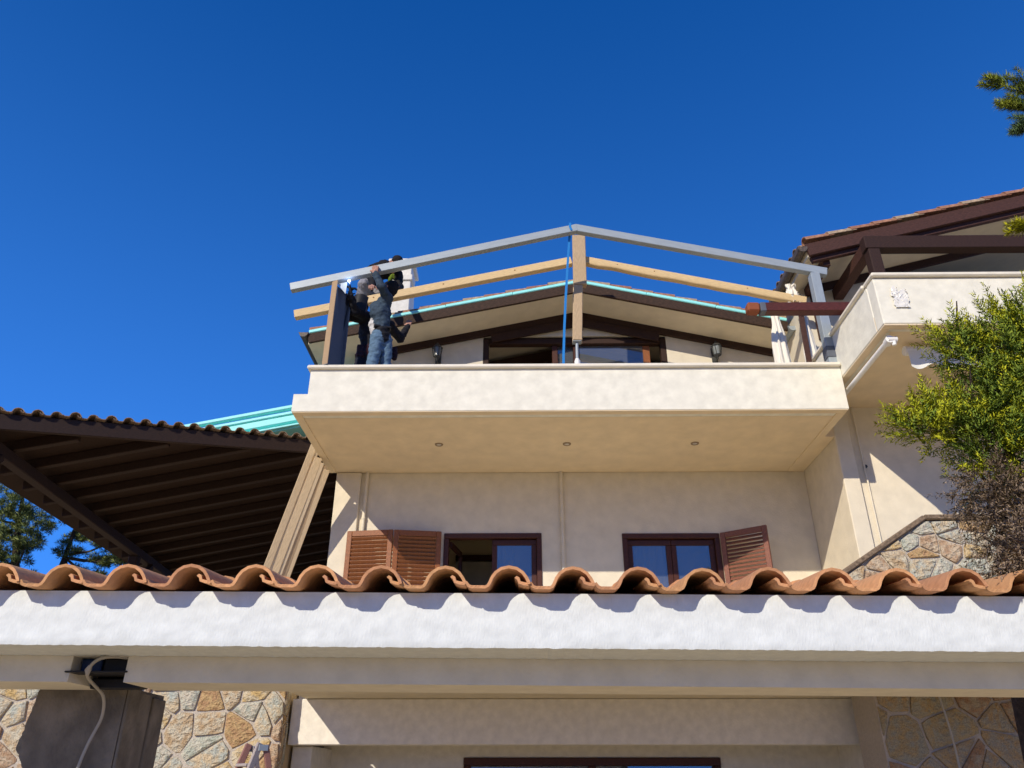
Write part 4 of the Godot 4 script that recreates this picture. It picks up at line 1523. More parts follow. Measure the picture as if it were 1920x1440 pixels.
# ---------------------------------------------------------------- the three workers
func build_people() -> void:
	var denim := Color(0.042, 0.068, 0.098)
	var jean := Color(0.115, 0.195, 0.285)
	var skin := Color(0.46, 0.25, 0.18)
	var black := Color(0.012, 0.012, 0.016)
	var white := Color(0.62, 0.60, 0.58)
	# A: denim jacket and jeans, one arm up at the steel
	var t := thing("person", "person in denim jacket and jeans gripping the steel beam overhead", "person", p(-1.83, 5.83, 8.82), "workers on the balcony")
	var mb := MB.new()
	var cols := [denim, jean, skin, black, white]
	var bones := [
		[p(-1.83, 6.93, 8.81), p(-1.855, 7.18, 8.80), 0.105, 0.125, 0], [p(-1.855, 7.18, 8.80), p(-1.835, 7.36, 8.80), 0.125, 0.095, 0],
		[p(-1.90, 7.16, 8.76), p(-1.93, 7.28, 8.78), 0.09, 0.08, 0],
		[p(-1.83, 7.34, 8.80), p(-1.775, 7.39, 8.74), 0.09, 0.075, 0], [p(-1.84, 7.34, 8.82), p(-1.90, 7.37, 8.92), 0.08, 0.07, 0],
		[p(-1.775, 7.39, 8.74), p(-1.825, 7.44, 8.53), 0.068, 0.054, 0], [p(-1.825, 7.44, 8.53), p(-1.918, 7.625, 8.50), 0.053, 0.042, 0],
		[p(-1.90, 7.37, 8.92), p(-1.98, 7.30, 9.12), 0.064, 0.052, 0], [p(-1.98, 7.30, 9.12), p(-1.98, 7.52, 9.22), 0.05, 0.04, 0],
		[p(-1.83, 6.88, 8.81), p(-1.83, 6.80, 8.81), 0.11, 0.112, 3],
		[p(-1.96, 7.02, 8.80), p(-1.925, 6.90, 8.80), 0.05, 0.055, 4],
		[p(-1.865, 6.80, 8.77), p(-1.90, 6.37, 8.74), 0.092, 0.068, 1], [p(-1.90, 6.37, 8.74), p(-1.90, 5.95, 8.80), 0.070, 0.055, 1],
		[p(-1.775, 6.80, 8.86), p(-1.745, 6.37, 8.88), 0.092, 0.068, 1], [p(-1.745, 6.37, 8.88), p(-1.73, 5.95, 8.95), 0.070, 0.055, 1],
		[p(-1.90, 5.88, 8.82), p(-1.99, 5.875, 8.78), 0.045, 0.04, 3], [p(-1.73, 5.88, 8.97), p(-1.82, 5.875, 8.95), 0.045, 0.04, 3],
		[p(-1.82, 7.40, 8.83), p(-1.80, 7.50, 8.86), 0.058, 0.055, 2]]
	bones += head_bones(p(-1.79, 7.59, 8.87), Vector3(-0.8, 0.25, -0.5), Vector3.UP, 2)
	flesh(mb, bones, 0.016, 0.035, cols, 0.018)
	flesh(mb, hand_bones(p(-1.92, 7.63, 8.50), Vector3(-0.05, 1, 0.0), Vector3(0, 0, -1), 1.0, 0.75, 0), 0.006, 0.008, [skin])
	flesh(mb, hand_bones(p(-1.98, 7.53, 9.23), Vector3(0.0, 1, -0.2), Vector3(0, 0, -1), -1.0, 0.7, 0), 0.006, 0.008, [skin])
	obj(mb, "body", M.clothed, t)
	hair_cap(p(-1.79, 7.59, 8.87), Vector3(-0.8, 0.25, -0.5), Vector3.UP, M.hair, t)
	var belt := MB.new()
	belt.box(p(-1.83, 6.935, 8.81), Vector3(0.225, 0.03, 0.22), Basis(Vector3.UP, 0.3), 0.012)
	obj(belt, "belt", M.black_plastic, t)
	# B: the welder in dark clothes, close behind
	t = thing("person", "person in black welding jacket reaching up to the weld", "person", p(-1.98, 5.83, 9.2), "workers on the balcony")
	mb = MB.new()
	cols = [black, Color(0.014, 0.016, 0.026), skin, Color(0.045, 0.012, 0.018), Color(0.36, 0.33, 0.38)]
	bones = [
		[p(-2.04, 6.88, 9.24), p(-2.07, 7.14, 9.22), 0.135, 0.15, 0], [p(-2.07, 7.14, 9.22), p(-2.10, 7.32, 9.18), 0.15, 0.11, 0],
		[p(-2.08, 7.30, 9.16), p(-2.20, 7.32, 9.10), 0.09, 0.075, 0], [p(-2.00, 7.30, 9.2), p(-1.83, 7.30, 9.3), 0.09, 0.075, 0],
		[p(-2.20, 7.32, 9.10), p(-2.36, 7.22, 8.94), 0.072, 0.058, 0], [p(-2.36, 7.22, 8.94), p(-2.30, 7.42, 8.76), 0.058, 0.046, 0],
		[p(-2.12, 7.30, 9.05), p(-2.22, 7.26, 8.86), 0.068, 0.056, 0], [p(-2.22, 7.26, 8.86), p(-2.26, 7.40, 8.70), 0.056, 0.045, 0],
		[p(-1.83, 7.30, 9.3), p(-1.70, 7.22, 9.52), 0.070, 0.058, 0], [p(-1.70, 7.22, 9.52), p(-1.63, 7.50, 9.66), 0.056, 0.045, 0],
		[p(-2.03, 6.86, 9.24), p(-2.03, 6.80, 9.24), 0.14, 0.14, 3],
		[p(-2.12, 6.80, 9.22), p(-2.17, 6.38, 9.2), 0.108, 0.08, 1], [p(-2.17, 6.38, 9.2), p(-2.17, 5.95, 9.25), 0.075, 0.058, 1],
		[p(-1.94, 6.80, 9.26), p(-1.88, 6.38, 9.24), 0.108, 0.08, 1], [p(-1.88, 6.38, 9.24), p(-1.84, 5.95, 9.29), 0.075, 0.058, 1],
		[p(-2.17, 5.88, 9.27), p(-2.24, 5.875, 9.14), 0.045, 0.04, 0], [p(-1.84, 5.88, 9.31), p(-1.88, 5.875, 9.18), 0.045, 0.04, 0],
		[p(-2.10, 7.36, 9.16), p(-2.17, 7.42, 9.12), 0.058, 0.055, 2]]
	bones += head_bones(p(-2.21, 7.49, 9.09), Vector3(-0.35, 0.25, 1.0), Vector3(-0.25, 1, 0), 2)
	flesh(mb, bones, 0.016, 0.035, cols, 0.018)
	flesh(mb, hand_bones(p(-2.30, 7.43, 8.755), Vector3(0.25, 0.9, 0.3), Vector3(1, 0, 0), 1.0, 0.9, 0), 0.006, 0.008, [Color(0.03, 0.025, 0.022)])
	flesh(mb, hand_bones(p(-2.26, 7.41, 8.69), Vector3(-0.15, 0.9, 0.3), Vector3(-1, 0, 0), -1.0, 0.9, 0), 0.006, 0.008, [Color(0.03, 0.025, 0.022)])
	flesh(mb, hand_bones(p(-1.63, 7.51, 9.665), Vector3(0.1, 1, -0.3), Vector3(0, 0, -1), 1.0, 0.4, 0), 0.006, 0.008, [skin])
	obj(mb, "body", M.clothed, t)
	hair_cap(p(-2.21, 7.49, 9.09), Vector3(-0.35, 0.25, 1.0), Vector3(-0.25, 1, 0), M.hair, t)
	var mask := MB.new()
	var mc := p(-2.21, 7.47, 9.09)
	var mf := Vector3(-0.35, 0.25, 1.0).normalized()
	var ms := Vector3.UP.cross(mf).normalized()
	var mu := mf.cross(ms)
	var rows := []
	for j in 7:
		var l := []
		for i in 13:
			var a := lerpf(-1.35, 1.35, i / 12.0)
			l.append(mc + ms * sin(a) * 0.125 + mf * (cos(a) * 0.13 - 0.0 + 0.012 * j / 6.0) + mu * lerpf(-0.15, 0.13, j / 6.0))
		rows.append(l)
	mask.sheet(rows, 1.0)
	obj(mask, "welding_mask", M.black_plastic, t)
	for q in [[p(-1.72, 6.76, 9.13), Vector3(0.10, 0.22, 0.16), "pouch", Color(0.03, 0.012, 0.018)], [p(-2.15, 6.80, 9.13), Vector3(0.11, 0.20, 0.14), "pouch", Color(0.03, 0.014, 0.025)]]:
		var pm := MB.new()
		flesh(pm, [[q[0] + Vector3(-0.03, 0.06, 0), q[0] + Vector3(-0.03, -0.06, 0), 0.035, 0.035, 0], [q[0] + Vector3(0.03, 0.06, 0), q[0] + Vector3(0.03, -0.07, 0), 0.035, 0.04, 0]], 0.012, 0.02, [q[3]], 0.015)
		obj(pm, q[2], M.clothed, t)
	# C: crouching on the roof edge, leaning on the pine beam
	t = thing("person", "person in black jacket and grey camouflage trousers crouching on the roof", "person", p(-2.3, 8.0, 10.15), "workers on the balcony")
	mb = MB.new()
	cols = [Color(0.010, 0.010, 0.012), Color(0.30, 0.30, 0.33), skin, Color(0.16, 0.24, 0.02)]
	bones = [
		[p(-2.42, 8.42, 10.16), p(-2.26, 8.70, 10.02), 0.135, 0.15, 0], [p(-2.26, 8.70, 10.02), p(-2.09, 8.70, 9.86), 0.15, 0.125, 0],
		[p(-2.12, 8.64, 9.88), p(-2.17, 8.58, 9.72), 0.09, 0.075, 0], [p(-2.08, 8.62, 9.92), p(-1.88, 8.58, 9.88), 0.09, 0.075, 0],
		[p(-2.17, 8.58, 9.72), p(-2.19, 8.28, 9.56), 0.070, 0.056, 0], [p(-2.19, 8.28, 9.56), p(-2.15, 8.05, 9.42), 0.054, 0.042, 0],
		[p(-1.88, 8.58, 9.88), p(-1.82, 8.28, 9.80), 0.070, 0.056, 0], [p(-1.82, 8.28, 9.80), p(-1.80, 8.06, 9.46), 0.054, 0.042, 0],
		[p(-2.44, 8.38, 10.16), p(-2.38, 8.38, 9.84), 0.11, 0.085, 1], [p(-2.38, 8.38, 9.84), p(-2.44, 8.02, 10.15), 0.078, 0.055, 1],
		[p(-2.30, 8.38, 10.2), p(-2.02, 8.42, 9.98), 0.11, 0.085, 1], [p(-2.02, 8.42, 9.98), p(-2.08, 8.08, 10.28), 0.078, 0.055, 1],
		[p(-2.44, 7.95, 10.2), p(-2.42, 7.93, 10.10), 0.045, 0.04, 0], [p(-2.08, 8.02, 10.32), p(-2.06, 8.0, 10.22), 0.045, 0.04, 0],
		[p(-2.02, 8.66, 9.82), p(-1.93, 8.62, 9.73), 0.058, 0.056, 2],
		[p(-1.99, 8.44, 9.84), p(-1.96, 8.50, 9.82), 0.03, 0.03, 3]]
	bones += head_bones(p(-1.885, 8.595, 9.66), Vector3(-0.15, -0.75, 0.65), Vector3(0.45, 0.7, 0.6), 2)
	flesh(mb, bones, 0.016, 0.035, cols, 0.018)
	flesh(mb, hand_bones(p(-2.15, 8.045, 9.42), Vector3(0.1, -0.55, 1.0), Vector3(0, -1, -0.4), 1.0, 0.55, 0), 0.006, 0.008, [skin])
	flesh(mb, hand_bones(p(-1.80, 8.055, 9.46), Vector3(0.1, -0.5, 1.0), Vector3(0, -1, -0.4), -1.0, 0.55, 0), 0.006, 0.008, [skin])
	obj(mb, "body", M.clothed, t)
	hair_cap(p(-1.885, 8.595, 9.66), Vector3(-0.15, -0.75, 0.65), Vector3(0.45, 0.7, 0.6), M.hair, t)


# ---------------------------------------------------------------- shutters, lamps, loose things
func build_small() -> void:
	var mb: MB
	shutter("brown louvred shutter leaf nearest to the left pilaster", p(-1.755, 0, 10.42), p(-2.40, 0, 10.50), 3.5, 4.70, M.shutter_wood)
	shutter("brown louvred shutter leaf folded next to left window", p(-1.10, 0, 10.53), p(-1.745, 0, 10.43), 3.5, 4.70, M.shutter_wood)
	shutter("reddish louvred shutter standing half open at right window", p(2.765, 0, 10.57), p(3.30, 0, 10.19), 3.5, 4.68, M.shutter_pink)
	wall_lamp(-1.29, "black iron lantern on the gable wall, left of balcony door")
	wall_lamp(3.07, "black iron lantern on the gable wall, right of balcony door")
	# leaning boards
	var r := RandomNumberGenerator.new()
	r.seed = 77
	var words := ["first of the leaning pine boards, at their left edge", "second leaning pine board counted from the left", "third leaning pine board counted from the left", "fourth leaning pine board counted from the left", "fifth leaning pine board counted from the left", "last of the leaning pine boards, next to the house"]
	for i in 6:
		var k := i / 5.0
		var t := thing("leaning_board", words[i], "board", p(-3.5 + 0.3 * k, 2.75, 10.7), "pine boards leaning on the balcony slab")
		var foot := p(lerpf(-3.80, -3.56, k), 2.76, 10.47 + 0.04 * i)
		var head := p(lerpf(-2.83, -2.66, k), [5.72, 5.70, 5.56, 5.50, 5.47, 5.42][i], 9.84 + 0.03 * i)
		bar("board", foot, head, 0.085 + 0.02 * r.randf(), 0.032, M["plank%d" % [0, 2, 0, 2, 1, 0][i]], t, 0.004, Vector3(0.45 + 0.15 * sin(i * 2.0), 0, 1))
	# blue lashing strap
	mb = MB.new()
	mb.colored = false
	var line := [p(0.72, 8.36, 8.548), p(0.70, 8.42, 8.545), p(0.708, 8.49, 8.56), p(0.725, 8.49, 8.64), p(0.70, 8.36, 8.66), p(0.66, 7.90, 8.68), p(0.62, 7.40, 8.69), p(0.585, 6.9, 8.70), p(0.56, 6.45, 8.70), p(0.55, 5.9, 8.72)]
	for i in line.size() - 1:
		mb.box((line[i] + line[i + 1]) * 0.5, Vector3(0.032, 0.004, (line[i] as Vector3).distance_to(line[i + 1]) + 0.003), basis_along(line[i + 1] - line[i], Vector3(0.15, 0, 1)), 0.001)
	tag(obj(mb, "lashing_strap", M.blue_strap, self), "blue lashing strap hanging from the apex of the steel frame", "strap")
	# welding torch, its cable and the arc
	var t := thing("welding_torch", "dark welding torch held at the left steel post", "torch", p(-2.275, 7.47, 8.62))
	mb = MB.new()
	mb.tube([p(-2.285, 7.44, 8.74), p(-2.27, 7.505, 8.665), p(-2.268, 7.525, 8.62)], [0.018, 0.016, 0.009], 9)
	obj(mb, "handle", M.black_plastic, t)
	mb = MB.new()
	mb.tube([p(-2.268, 7.525, 8.62), p(-2.267, 7.528, 8.585)], 0.007, 8)
	obj(mb, "nozzle", M.galvanized, t)
	mb = MB.new()
	var l := []
	for i in 17:
		var k := i / 16.0
		l.append(p(-2.285 - 0.06 * sin(k * PI), lerpf(7.43, 5.85, k), 8.76 + 0.12 * k))
	mb.tube(l, 0.009, 7)
	obj(mb, "lead", M.black_plastic, t)
	var arc := thing("welding_arc", "bright bluish welding arc under the left end of steel beam", "welding arc", p(-2.262, 7.53, 8.53))
	mb = MB.new()
	var rows := []
	for j in 7:
		var ring := []
		for i in 13:
			var a := TAU * i / 12.0
			var b := PI * j / 6.0
			ring.append(Vector3(sin(b) * cos(a), cos(b), sin(b) * sin(a)) * 0.02)
		rows.append(ring)
	mb.sheet(rows, -1.0)
	inst(mb.mesh(), "glow", M.arc_glow, arc)
	var ol := OmniLight3D.new()
	ol.name = "welding_arc_light"
	ol.light_color = Color(0.7, 0.8, 1.0)
	ol.light_energy = 0.02
	ol.light_size = 0.02
	ol.omni_range = 6.0
	ol.omni_attenuation = 2.0
	ol.shadow_enabled = true
	arc.add_child(ol)
	# cloth and boards stowed between the gable and the wing
	cloth_strip("hanging_cloth", "white cloth bundle hanging beside the grey post, left fold", p(3.70, 7.62, 9.62), 0.26, 1.75, 3)
	cloth_strip("hanging_cloth", "white cloth bundle hanging beside the grey post, right fold", p(3.98, 7.42, 9.30), 0.20, 1.55, 9)
	cloth_strip("hanging_cloth", "crumpled white cloth stuffed under the wing's gutter", p(3.93, 8.02, 9.42), 0.22, 0.34, 5)
	t = thing("stored_board", "narrow brown board upright beside the hanging white cloth", "board", p(3.9, 5.85, 9.2))
	bar("board", p(3.84, 5.84, 9.12), p(3.90, 7.45, 9.18), 0.07, 0.03, M.wing_wood, t, 0.004, Vector3.BACK)
	# awning under the wing's balcony
	t = thing("awning", "rolled white awning with scalloped valance under the wing's balcony", "awning", p(4.9, 5.9, 7.9))
	mb = MB.new()
	mb.tube([p(4.06, 5.93, 7.45), p(4.07, 5.93, 9.2)], 0.03, 12)
	obj(mb, "arm", M.white_paint, t)
	mb = MB.new()
	mb.tube([p(4.06, 5.93, 7.40), p(4.07, 5.93, 7.50)], 0.045, 12)
	mb.tube([p(4.04, 5.93, 7.42), p(4.14, 5.93, 7.42)], 0.036, 12)
	mb.tube([p(4.10, 5.93, 7.42), p(4.105, 5.86, 7.42)], [0.03, 0.022], 12)
	obj(mb, "elbow", M.white_paint, t)
	mb = MB.new()
	mb.tube([p(4.36, 5.955, 7.72), p(8.0, 5.955, 7.72)], 0.055, 14)
	obj(mb, "roller", M.white_paint, t)
	mb = MB.new()
	var rr := []
	for j in 6:
		var ll := []
		for i in 121:
			var x := 4.37 + 3.6 * i / 120.0
			var drop := 0.20 + 0.03 * sin((x - 4.37) * 18.0)
			ll.append(p(x, 5.93 - drop * j / 5.0, 7.665 + 0.012 * sin(x * 23.0) * j / 5.0))
		rr.append(ll)
	mb.sheet(rr, -1.0)
	obj(mb, "valance", M.awning_cloth, t)
	# plastic sheet stuck to the wing's parapet
	mb = MB.new()
	rr = []
	var nz := FastNoiseLite.new()
	nz.seed = 2
	nz.frequency = 6.0
	nz.fractal_octaves = 3
	for j in 15:
		var ll := []
		for i in 19:
			var x := 4.12 + 0.17 * i / 18.0 + 0.05 * nz.get_noise_2d(i * 0.03, j * 0.05 + 3.0)
			var y := 6.24 + 0.24 * j / 14.0 + 0.06 * nz.get_noise_2d(i * 0.06, 7.0) * j / 14.0
			ll.append(p(x, y, 7.247 - 0.022 * absf(nz.get_noise_2d(x * 3.0, y * 3.0))))
		rr.append(ll)
	mb.sheet(rr, 1.0)
	var o := obj(mb, "plastic_scrap", M.film, self)
	tag(o, "crumpled clear plastic scrap stuck on the wing's balcony front", "plastic")
	# stepladder top in front of the rubble wall
	t = thing("stepladder", "paint spattered red stepladder standing before the rubble wall", "ladder", p(-2.2, 0, 7.0))
	var fd := Vector3(-0.75, 0, 0.66)
	var sd := Vector3(0.66, 0, 0.75)
	for s in [-1.0, 1.0]:
		var top: Vector3 = p(-2.19, 1.885, 7.03) + sd * 0.105 * s
		bar("rail", Vector3(top.x, 0.012, top.z) + fd * 0.62 + sd * 0.10 * s, top + fd * 0.015, 0.028, 0.055, M.ladder_paint if s < 0.0 else M.ladder_white, t)
		bar("rail", Vector3(top.x, 0.012, top.z) - fd * 0.55 + sd * 0.08 * s, top - fd * 0.035 - Vector3(0, 0.012, 0), 0.026, 0.05, M.ladder_white if s < 0.0 else M.ladder_paint, t)
		bar("hinge_plate", top + fd * 0.03 - Vector3(0, 0.035, 0) + sd * 0.02 * s, top - fd * 0.05 - Vector3(0, 0.035, 0) + sd * 0.02 * s, 0.008, 0.045, M.galvanized, t, 0.002)
	for i in 6:
		var k := 0.14 + 0.155 * i
		var c := p(-2.19, 1.885 * k, 7.03) + fd * lerpf(0.62, 0.015, k)
		var hw := lerpf(0.205, 0.105, k) - 0.015
		bar("step", c - sd * hw, c + sd * hw, 0.09, 0.024, M.ladder_white, t)
	# rope hanging in front of the shaded pier
	mb = MB.new()
	l = []
	for i in 15:
		var k := i / 14.0
		l.append(p(4.72 + 0.04 * sin(k * 4.0) + 0.02 * k, 2.54 - 1.9 * k, 9.50 - 0.02 * sin(k * 7.0)))
	mb.tube(l, 0.012, 7)
	tag(obj(mb, "rope", M.cord_grey, self), "pale rope hanging down the shaded stone pier", "rope")


func cloth_strip(called: String, label: String, top: Vector3, wide: float, drop: float, seed_: int) -> void:
	var nz := FastNoiseLite.new()
	nz.seed = seed_
	nz.frequency = 1.0
	nz.fractal_octaves = 3
	var mb := MB.new()
	var rows := []
	for j in 33:
		var l := []
		var v := j / 32.0
		for i in 41:
			var t := TAU * i / 40.0
			var w := wide * (0.35 + 0.35 * v + 0.25 * absf(sin(v * 5.0 + seed_)))
			var fold := 1.0 + 0.28 * sin(t * 7.0 + v * 2.0) + 0.35 * nz.get_noise_2d(cos(t) * 1.5 + v * 2.0, sin(t) * 1.5 + v)
			if i == 40:
				l.append(l[0])
				continue
			l.append(top + Vector3(cos(t) * w * 0.5 * fold, -drop * v + 0.05 * nz.get_noise_2d(t, v * 4.0), sin(t) * w * 0.4 * fold))
		rows.append(l)
	mb.sheet(rows, -1.0)
	tag(obj(mb, called, M.cloth, self), label, "cloth", "white cloths stowed by the wing")


func wall_lamp(x: float, label: String) -> void:
	var t := thing("wall_lantern", label, "lantern", p(x, 7.45, 10.63), "lanterns on the gable wall")
	var d := 10.56
	var mb := MB.new()
	mb.box(p(x, 7.60, 10.735), Vector3(0.09, 0.26, 0.025), Basis(), 0.01)
	obj(mb, "back_plate", M.lamp_iron, t)
	mb = MB.new()
	mb.tube([p(x, 7.50, 10.73), p(x, 7.44, 10.66), p(x, 7.46, 10.59), p(x, 7.49, d)], 0.009, 8)
	mb.tube([p(x, 7.66, 10.73), p(x, 7.76, 10.65), p(x, 7.77, 10.59), p(x, 7.75, d)], 0.007, 8)
	obj(mb, "arm", M.lamp_iron, t)
	mb = MB.new()
	for q in [[[Vector2(0.0, 7.755), Vector2(0.012, 7.75), Vector2(0.02, 7.725), Vector2(0.05, 7.705), Vector2(0.085, 7.665), Vector2(0.09, 7.655), Vector2(0.075, 7.652)]], [[Vector2(0.055, 7.515), Vector2(0.06, 7.505), Vector2(0.04, 7.485), Vector2(0.015, 7.47), Vector2(0.01, 7.43), Vector2(0.0, 7.42)]]]:
		var rows := []
		for s in q[0]:
			var l := []
			for k in 7:
				l.append(p(x + cos(TAU * k / 6) * s.x, s.y, d + sin(TAU * k / 6) * s.x))
			rows.append(l)
		mb.sheet(rows, -1.0)
	for k in 6:
		mb.tube([p(x + cos(TAU * k / 6) * 0.078, 7.655, d + sin(TAU * k / 6) * 0.078), p(x + cos(TAU * k / 6) * 0.056, 7.51, d + sin(TAU * k / 6) * 0.056)], 0.006, 5)
	obj(mb, "cage", M.lamp_iron, t)
	mb = MB.new()
	mb.tube([p(x, 7.51, d), p(x, 7.655, d)], [0.05, 0.07], 6)
	obj(mb, "glass", M.lamp_glass, t)


# ---------------------------------------------------------------- trees
func build_trees() -> void:
	var r := RandomNumberGenerator.new()
	r.seed = 5
	# two far pines seen under the pergola
	pine("tall pine with rounded dark crown behind pergola, at the left border", p(-16.6, 0, 25), [[-17.04, 10.25, 1.15], [-16.5, 9.75, 0.9], [-17.1, 9.0, 1.0], [-16.5, 8.75, 0.85], [-16.0, 9.25, 0.75], [-16.7, 8.05, 0.9], [-17.6, 9.6, 1.1], [-17.5, 8.2, 0.9], [-15.9, 8.4, 0.5], [-16.2, 7.4, 0.7]], [p(-16.3, 0, 25), p(-16.35, 7.4, 25), p(-16.7, 9.0, 25), p(-16.9, 10.3, 25)], 0.20, r)
	pine("thin leaning pine with open crown seen beneath the pergola beam", p(-15.6, 0, 26), [[-15.2, 9.6, 0.5], [-14.8, 9.55, 0.55], [-14.3, 9.0, 0.62], [-13.9, 8.85, 0.55], [-14.4, 8.45, 0.55], [-13.7, 8.35, 0.5], [-13.3, 8.4, 0.4], [-15.4, 8.6, 0.5], [-15.3, 8.0, 0.45], [-14.5, 7.85, 0.4], [-15.5, 9.2, 0.35], [-14.2, 7.5, 0.4]], [p(-15.75, 0, 26), p(-15.62, 7.4, 26), p(-15.5, 8.4, 26), p(-15.4, 9.5, 26), p(-15.5, 10.2, 26)], 0.13, r)
	pine("small bushy pine top just above the tiles, right of pergola post", p(-11.8, 0, 25), [[-11.9, 7.5, 0.45], [-12.2, 7.2, 0.4], [-11.5, 7.3, 0.4], [-11.9, 6.8, 0.7]], [p(-11.9, 0, 25), p(-11.9, 7.5, 25)], 0.1, r)
	# juniper beside the canopy
	var t := thing("juniper", "bright green juniper with dead brown lower twigs at the right border", "conifer", p(2.62, 0, 4.0))
	var mb := MB.new()
	mb.tube([p(2.36, 0, 3.95), p(2.34, 1.2, 3.95), p(2.40, 2.2, 3.95), p(2.60, 3.0, 3.98), p(2.76, 3.6, 4.0), p(2.9, 4.05, 4.0)], [0.11, 0.09, 0.075, 0.06, 0.04, 0.015], 9)
	obj(mb, "trunk", M.bark, t)
	var green := Color(0.20, 0.29, 0.03)
	var dark := Color(0.12, 0.20, 0.035)
	var lime := Color(0.66, 0.64, 0.02)
	var mid := Color(0.34, 0.40, 0.025)
	var crown := MB.new()
	crown.colored = true
	# lobes: centre, radius, share of lime shoots, count
	for q in [[Vector3(2.95, 3.88, -3.95), 0.25, 0.85, 170], [Vector3(2.90, 3.66, -3.95), 0.30, 0.25, 170], [Vector3(2.60, 3.80, -3.95), 0.13, 0.4, 50], [Vector3(2.50, 3.88, -3.93), 0.07, 0.6, 16], [Vector3(2.60, 3.46, -3.92), 0.19, 0.3, 90], [Vector3(2.40, 3.37, -3.92), 0.16, 0.6, 70], [Vector3(2.22, 3.32, -3.9), 0.10, 0.8, 36], [Vector3(2.12, 3.32, -3.88), 0.06, 0.9, 14], [Vector3(2.58, 3.18, -3.9), 0.20, 0.35, 100], [Vector3(2.88, 3.32, -3.95), 0.26, 0.8, 120], [Vector3(2.80, 3.05, -3.85), 0.16, 0.9, 60], [Vector3(3.15, 3.58, -4.1), 0.34, 0.5, 120]]:
		for i in int(q[3] * 1.25):
			var o = Vector3(r.randfn(), r.randfn(), r.randfn()).normalized() * pow(r.randf(), 0.45) * q[1]
			o.y *= 1.1
			var at: Vector3 = q[0] + o
			var dir = (o * 1.6 / q[1] + Vector3(-0.25, 0.9, 0.15) + Vector3(r.randfn(), r.randfn(), r.randfn()) * 0.3)
			var shoot = r.randf() < q[2] * clampf(0.3 + o.length() / q[1], 0.3, 1.0)
			spray(crown, at, dir, r.randf_range(0.10, 0.22), mid if shoot else dark, lime if shoot else green.lerp(mid, r.randf()), r)
	obj(crown, "crown", M.leaves, t)
	# dead twigs below
	var dead := MB.new()
	dead.colored = true
	for q in [[Vector3(2.44, 2.92, -3.85), 0.18, 120], [Vector3(2.50, 2.72, -3.8), 0.22, 150], [Vector3(2.46, 2.50, -3.75), 0.2, 120], [Vector3(2.56, 2.3, -3.75), 0.22, 90], [Vector3(2.0, 2.42, -2.9), 0.13, 50], [Vector3(1.84, 2.40, -2.62), 0.11, 44]]:
		for i in int(q[2] * 2.2):
			var o = Vector3(r.randfn(), r.randfn(), r.randfn()).normalized() * pow(r.randf(), 0.5) * q[1]
			var dir = o / q[1] + Vector3(-0.1, -0.5, 0.2) + Vector3(r.randfn(), r.randfn(), r.randfn()) * 0.4
			plume(dead, q[0] + o, dir, r.randf_range(0.08, 0.18), 0.034, 26, 0.0028, Color(0.20, 0.135, 0.09), Color(0.42, 0.32, 0.23), r)
	obj(dead, "dead_twigs", M.leaves, t)
	for i in 22:
		mb = MB.new()
		var a := p(2.5 + 0.1 * r.randf(), r.randf_range(2.1, 3.9), 3.96)
		var o := Vector3(r.randf_range(-0.14, 0.30), r.randf_range(0.0, 0.25), r.randf_range(-0.2, 0.2))
		mb.tube([a, a + o * 0.5 + Vector3(0, -0.04, 0), a + o], [0.016, 0.010, 0.003], 6)
		obj(mb, "branch", M.bark, t)
	mb = MB.new()
	mb.tube([p(2.5, 2.3, 3.9), p(2.2, 2.42, 3.3), p(1.95, 2.40, 2.8), p(1.78, 2.33, 2.6)], [0.015, 0.011, 0.007, 0.003], 6)
	obj(mb, "branch", M.bark, t)
	# a pine off to the right whose branch reaches into the picture
	t = thing("pine_tree", "pine branch with fresh needles entering at the upper right border", "conifer", p(6.6, 0, 5.1))
	mb = MB.new()
	mb.tube([p(6.6, 0, 5.1), p(6.55, 4, 5.1), p(6.5, 8, 5.1)], [0.2, 0.16, 0.08], 10)
	obj(mb, "trunk", M.bark, t)
	mb = MB.new()
	var br := [[p(6.53, 6.0, 5.1), p(5.4, 6.6, 5.05), p(4.6, 6.95, 5.0), p(4.33, 7.15, 5.0)], [p(5.4, 6.6, 5.05), p(4.7, 6.75, 5.0), p(4.27, 6.86, 5.0)], [p(5.4, 6.6, 5.05), p(4.7, 6.62, 5.02), p(4.33, 6.68, 5.02)], [p(6.55, 5.2, 5.1), p(5.0, 5.45, 5.05), p(3.93, 5.54, 5.0)]]
	for b in br:
		mb = MB.new()
		mb.tube(b, [0.04, 0.02, 0.008, 0.003] if b.size() == 4 else [0.03, 0.012, 0.003] , 7)
		obj(mb, "branch", M.bark, t)
	crown = MB.new()
	crown.colored = true
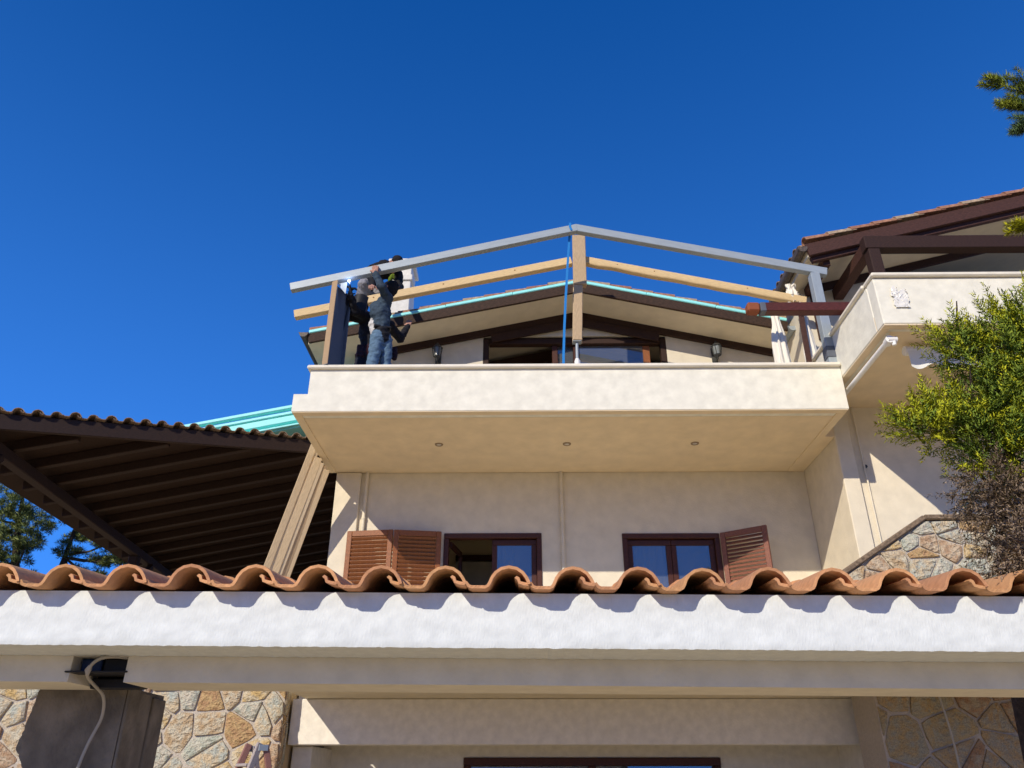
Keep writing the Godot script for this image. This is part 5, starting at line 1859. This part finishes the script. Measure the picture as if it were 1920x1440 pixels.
	for q in [[p(4.36, 7.16, 5.0), Vector3(-1, 0.3, 0), 0.2, 1], [p(4.55, 7.05, 5.0), Vector3(-1, 0.4, 0.2), 0.25, 1], [p(4.50, 6.84, 5.0), Vector3(-1, 0.25, 0), 0.26, 1], [p(4.40, 6.90, 5.0), Vector3(-1, 0.05, 0.2), 0.18, 1], [p(4.56, 6.72, 5.02), Vector3(-1, 0.0, 0), 0.26, 0], [p(4.42, 6.68, 5.02), Vector3(-1, -0.4, 0.1), 0.16, 0], [p(4.75, 6.95, 5.0), Vector3(-1, 0.6, 0), 0.3, 1], [p(4.75, 6.7, 5.0), Vector3(-1, -0.3, 0), 0.3, 0], [p(4.08, 5.55, 5.0), Vector3(-1, 0.0, 0), 0.17, 2], [p(4.3, 5.53, 5.0), Vector3(-1, 0.15, 0), 0.24, 2], [p(5.2, 6.7, 5.0), Vector3(-1, 0.5, 0.3), 0.35, 0], [p(5.0, 5.5, 5.0), Vector3(-1, 0.4, 0.3), 0.3, 1]]:
		for i in 5:
			plume(crown, q[0] + Vector3(r.randfn(), r.randfn(), r.randfn()) * 0.018, q[1] + Vector3(r.randfn(), r.randfn(), r.randfn()) * 0.18, q[2], 0.095, 170, 0.0032, [Color(0.07, 0.13, 0.06), Color(0.12, 0.19, 0.04), Color(0.30, 0.33, 0.01)][q[3]], [Color(0.16, 0.24, 0.11), Color(0.38, 0.42, 0.05), Color(0.50, 0.48, 0.01)][q[3]], r)
	obj(crown, "crown", M.leaves, t)


func pine(label: String, at: Vector3, tufts: Array, stem: Array, rad: float, r: RandomNumberGenerator) -> void:
	var t := thing("pine_tree", label, "pine", at, "far pines behind the pergola")
	var mb := MB.new()
	var rr := []
	for i in stem.size():
		rr.append(rad * (1.0 - 0.75 * i / (stem.size() - 1)))
	mb.tube(stem, rr, 9)
	obj(mb, "trunk", M.bark, t)
	var br := MB.new()
	var crown := MB.new()
	crown.colored = true
	for q in tufts:
		var c := Vector3(q[0], q[1], stem[0].z + r.randf_range(-0.6, 0.6))
		var near: Vector3 = stem[stem.size() - 1]
		for i in stem.size() - 1:
			var g := Geometry3D.get_closest_point_to_segment(c - Vector3(0, 0.5, 0), stem[i], stem[i + 1])
			if g.distance_to(c) < near.distance_to(c):
				near = g
		br = MB.new()
		br.tube([near, near.lerp(c, 0.55) + Vector3(0, -0.12, 0), c], [0.05, 0.035, 0.012], 6)
		obj(br, "branch", M.bark, t)
		for i in int(44 * q[2]):
			var o = Vector3(r.randfn(), r.randfn() * 0.7, r.randfn()).normalized() * pow(r.randf(), 0.4) * q[2] * Vector3(1.0, 0.62, 1.0)
			var lush := r.randf()
			ball_tuft(crown, c + o, 0.15, 80, 0.12, 0.010, Color(0.08, 0.13, 0.05), Color(0.22, 0.27, 0.09).lerp(Color(0.36, 0.38, 0.10), lush), r)
	obj(crown, "crown", M.leaves, t)
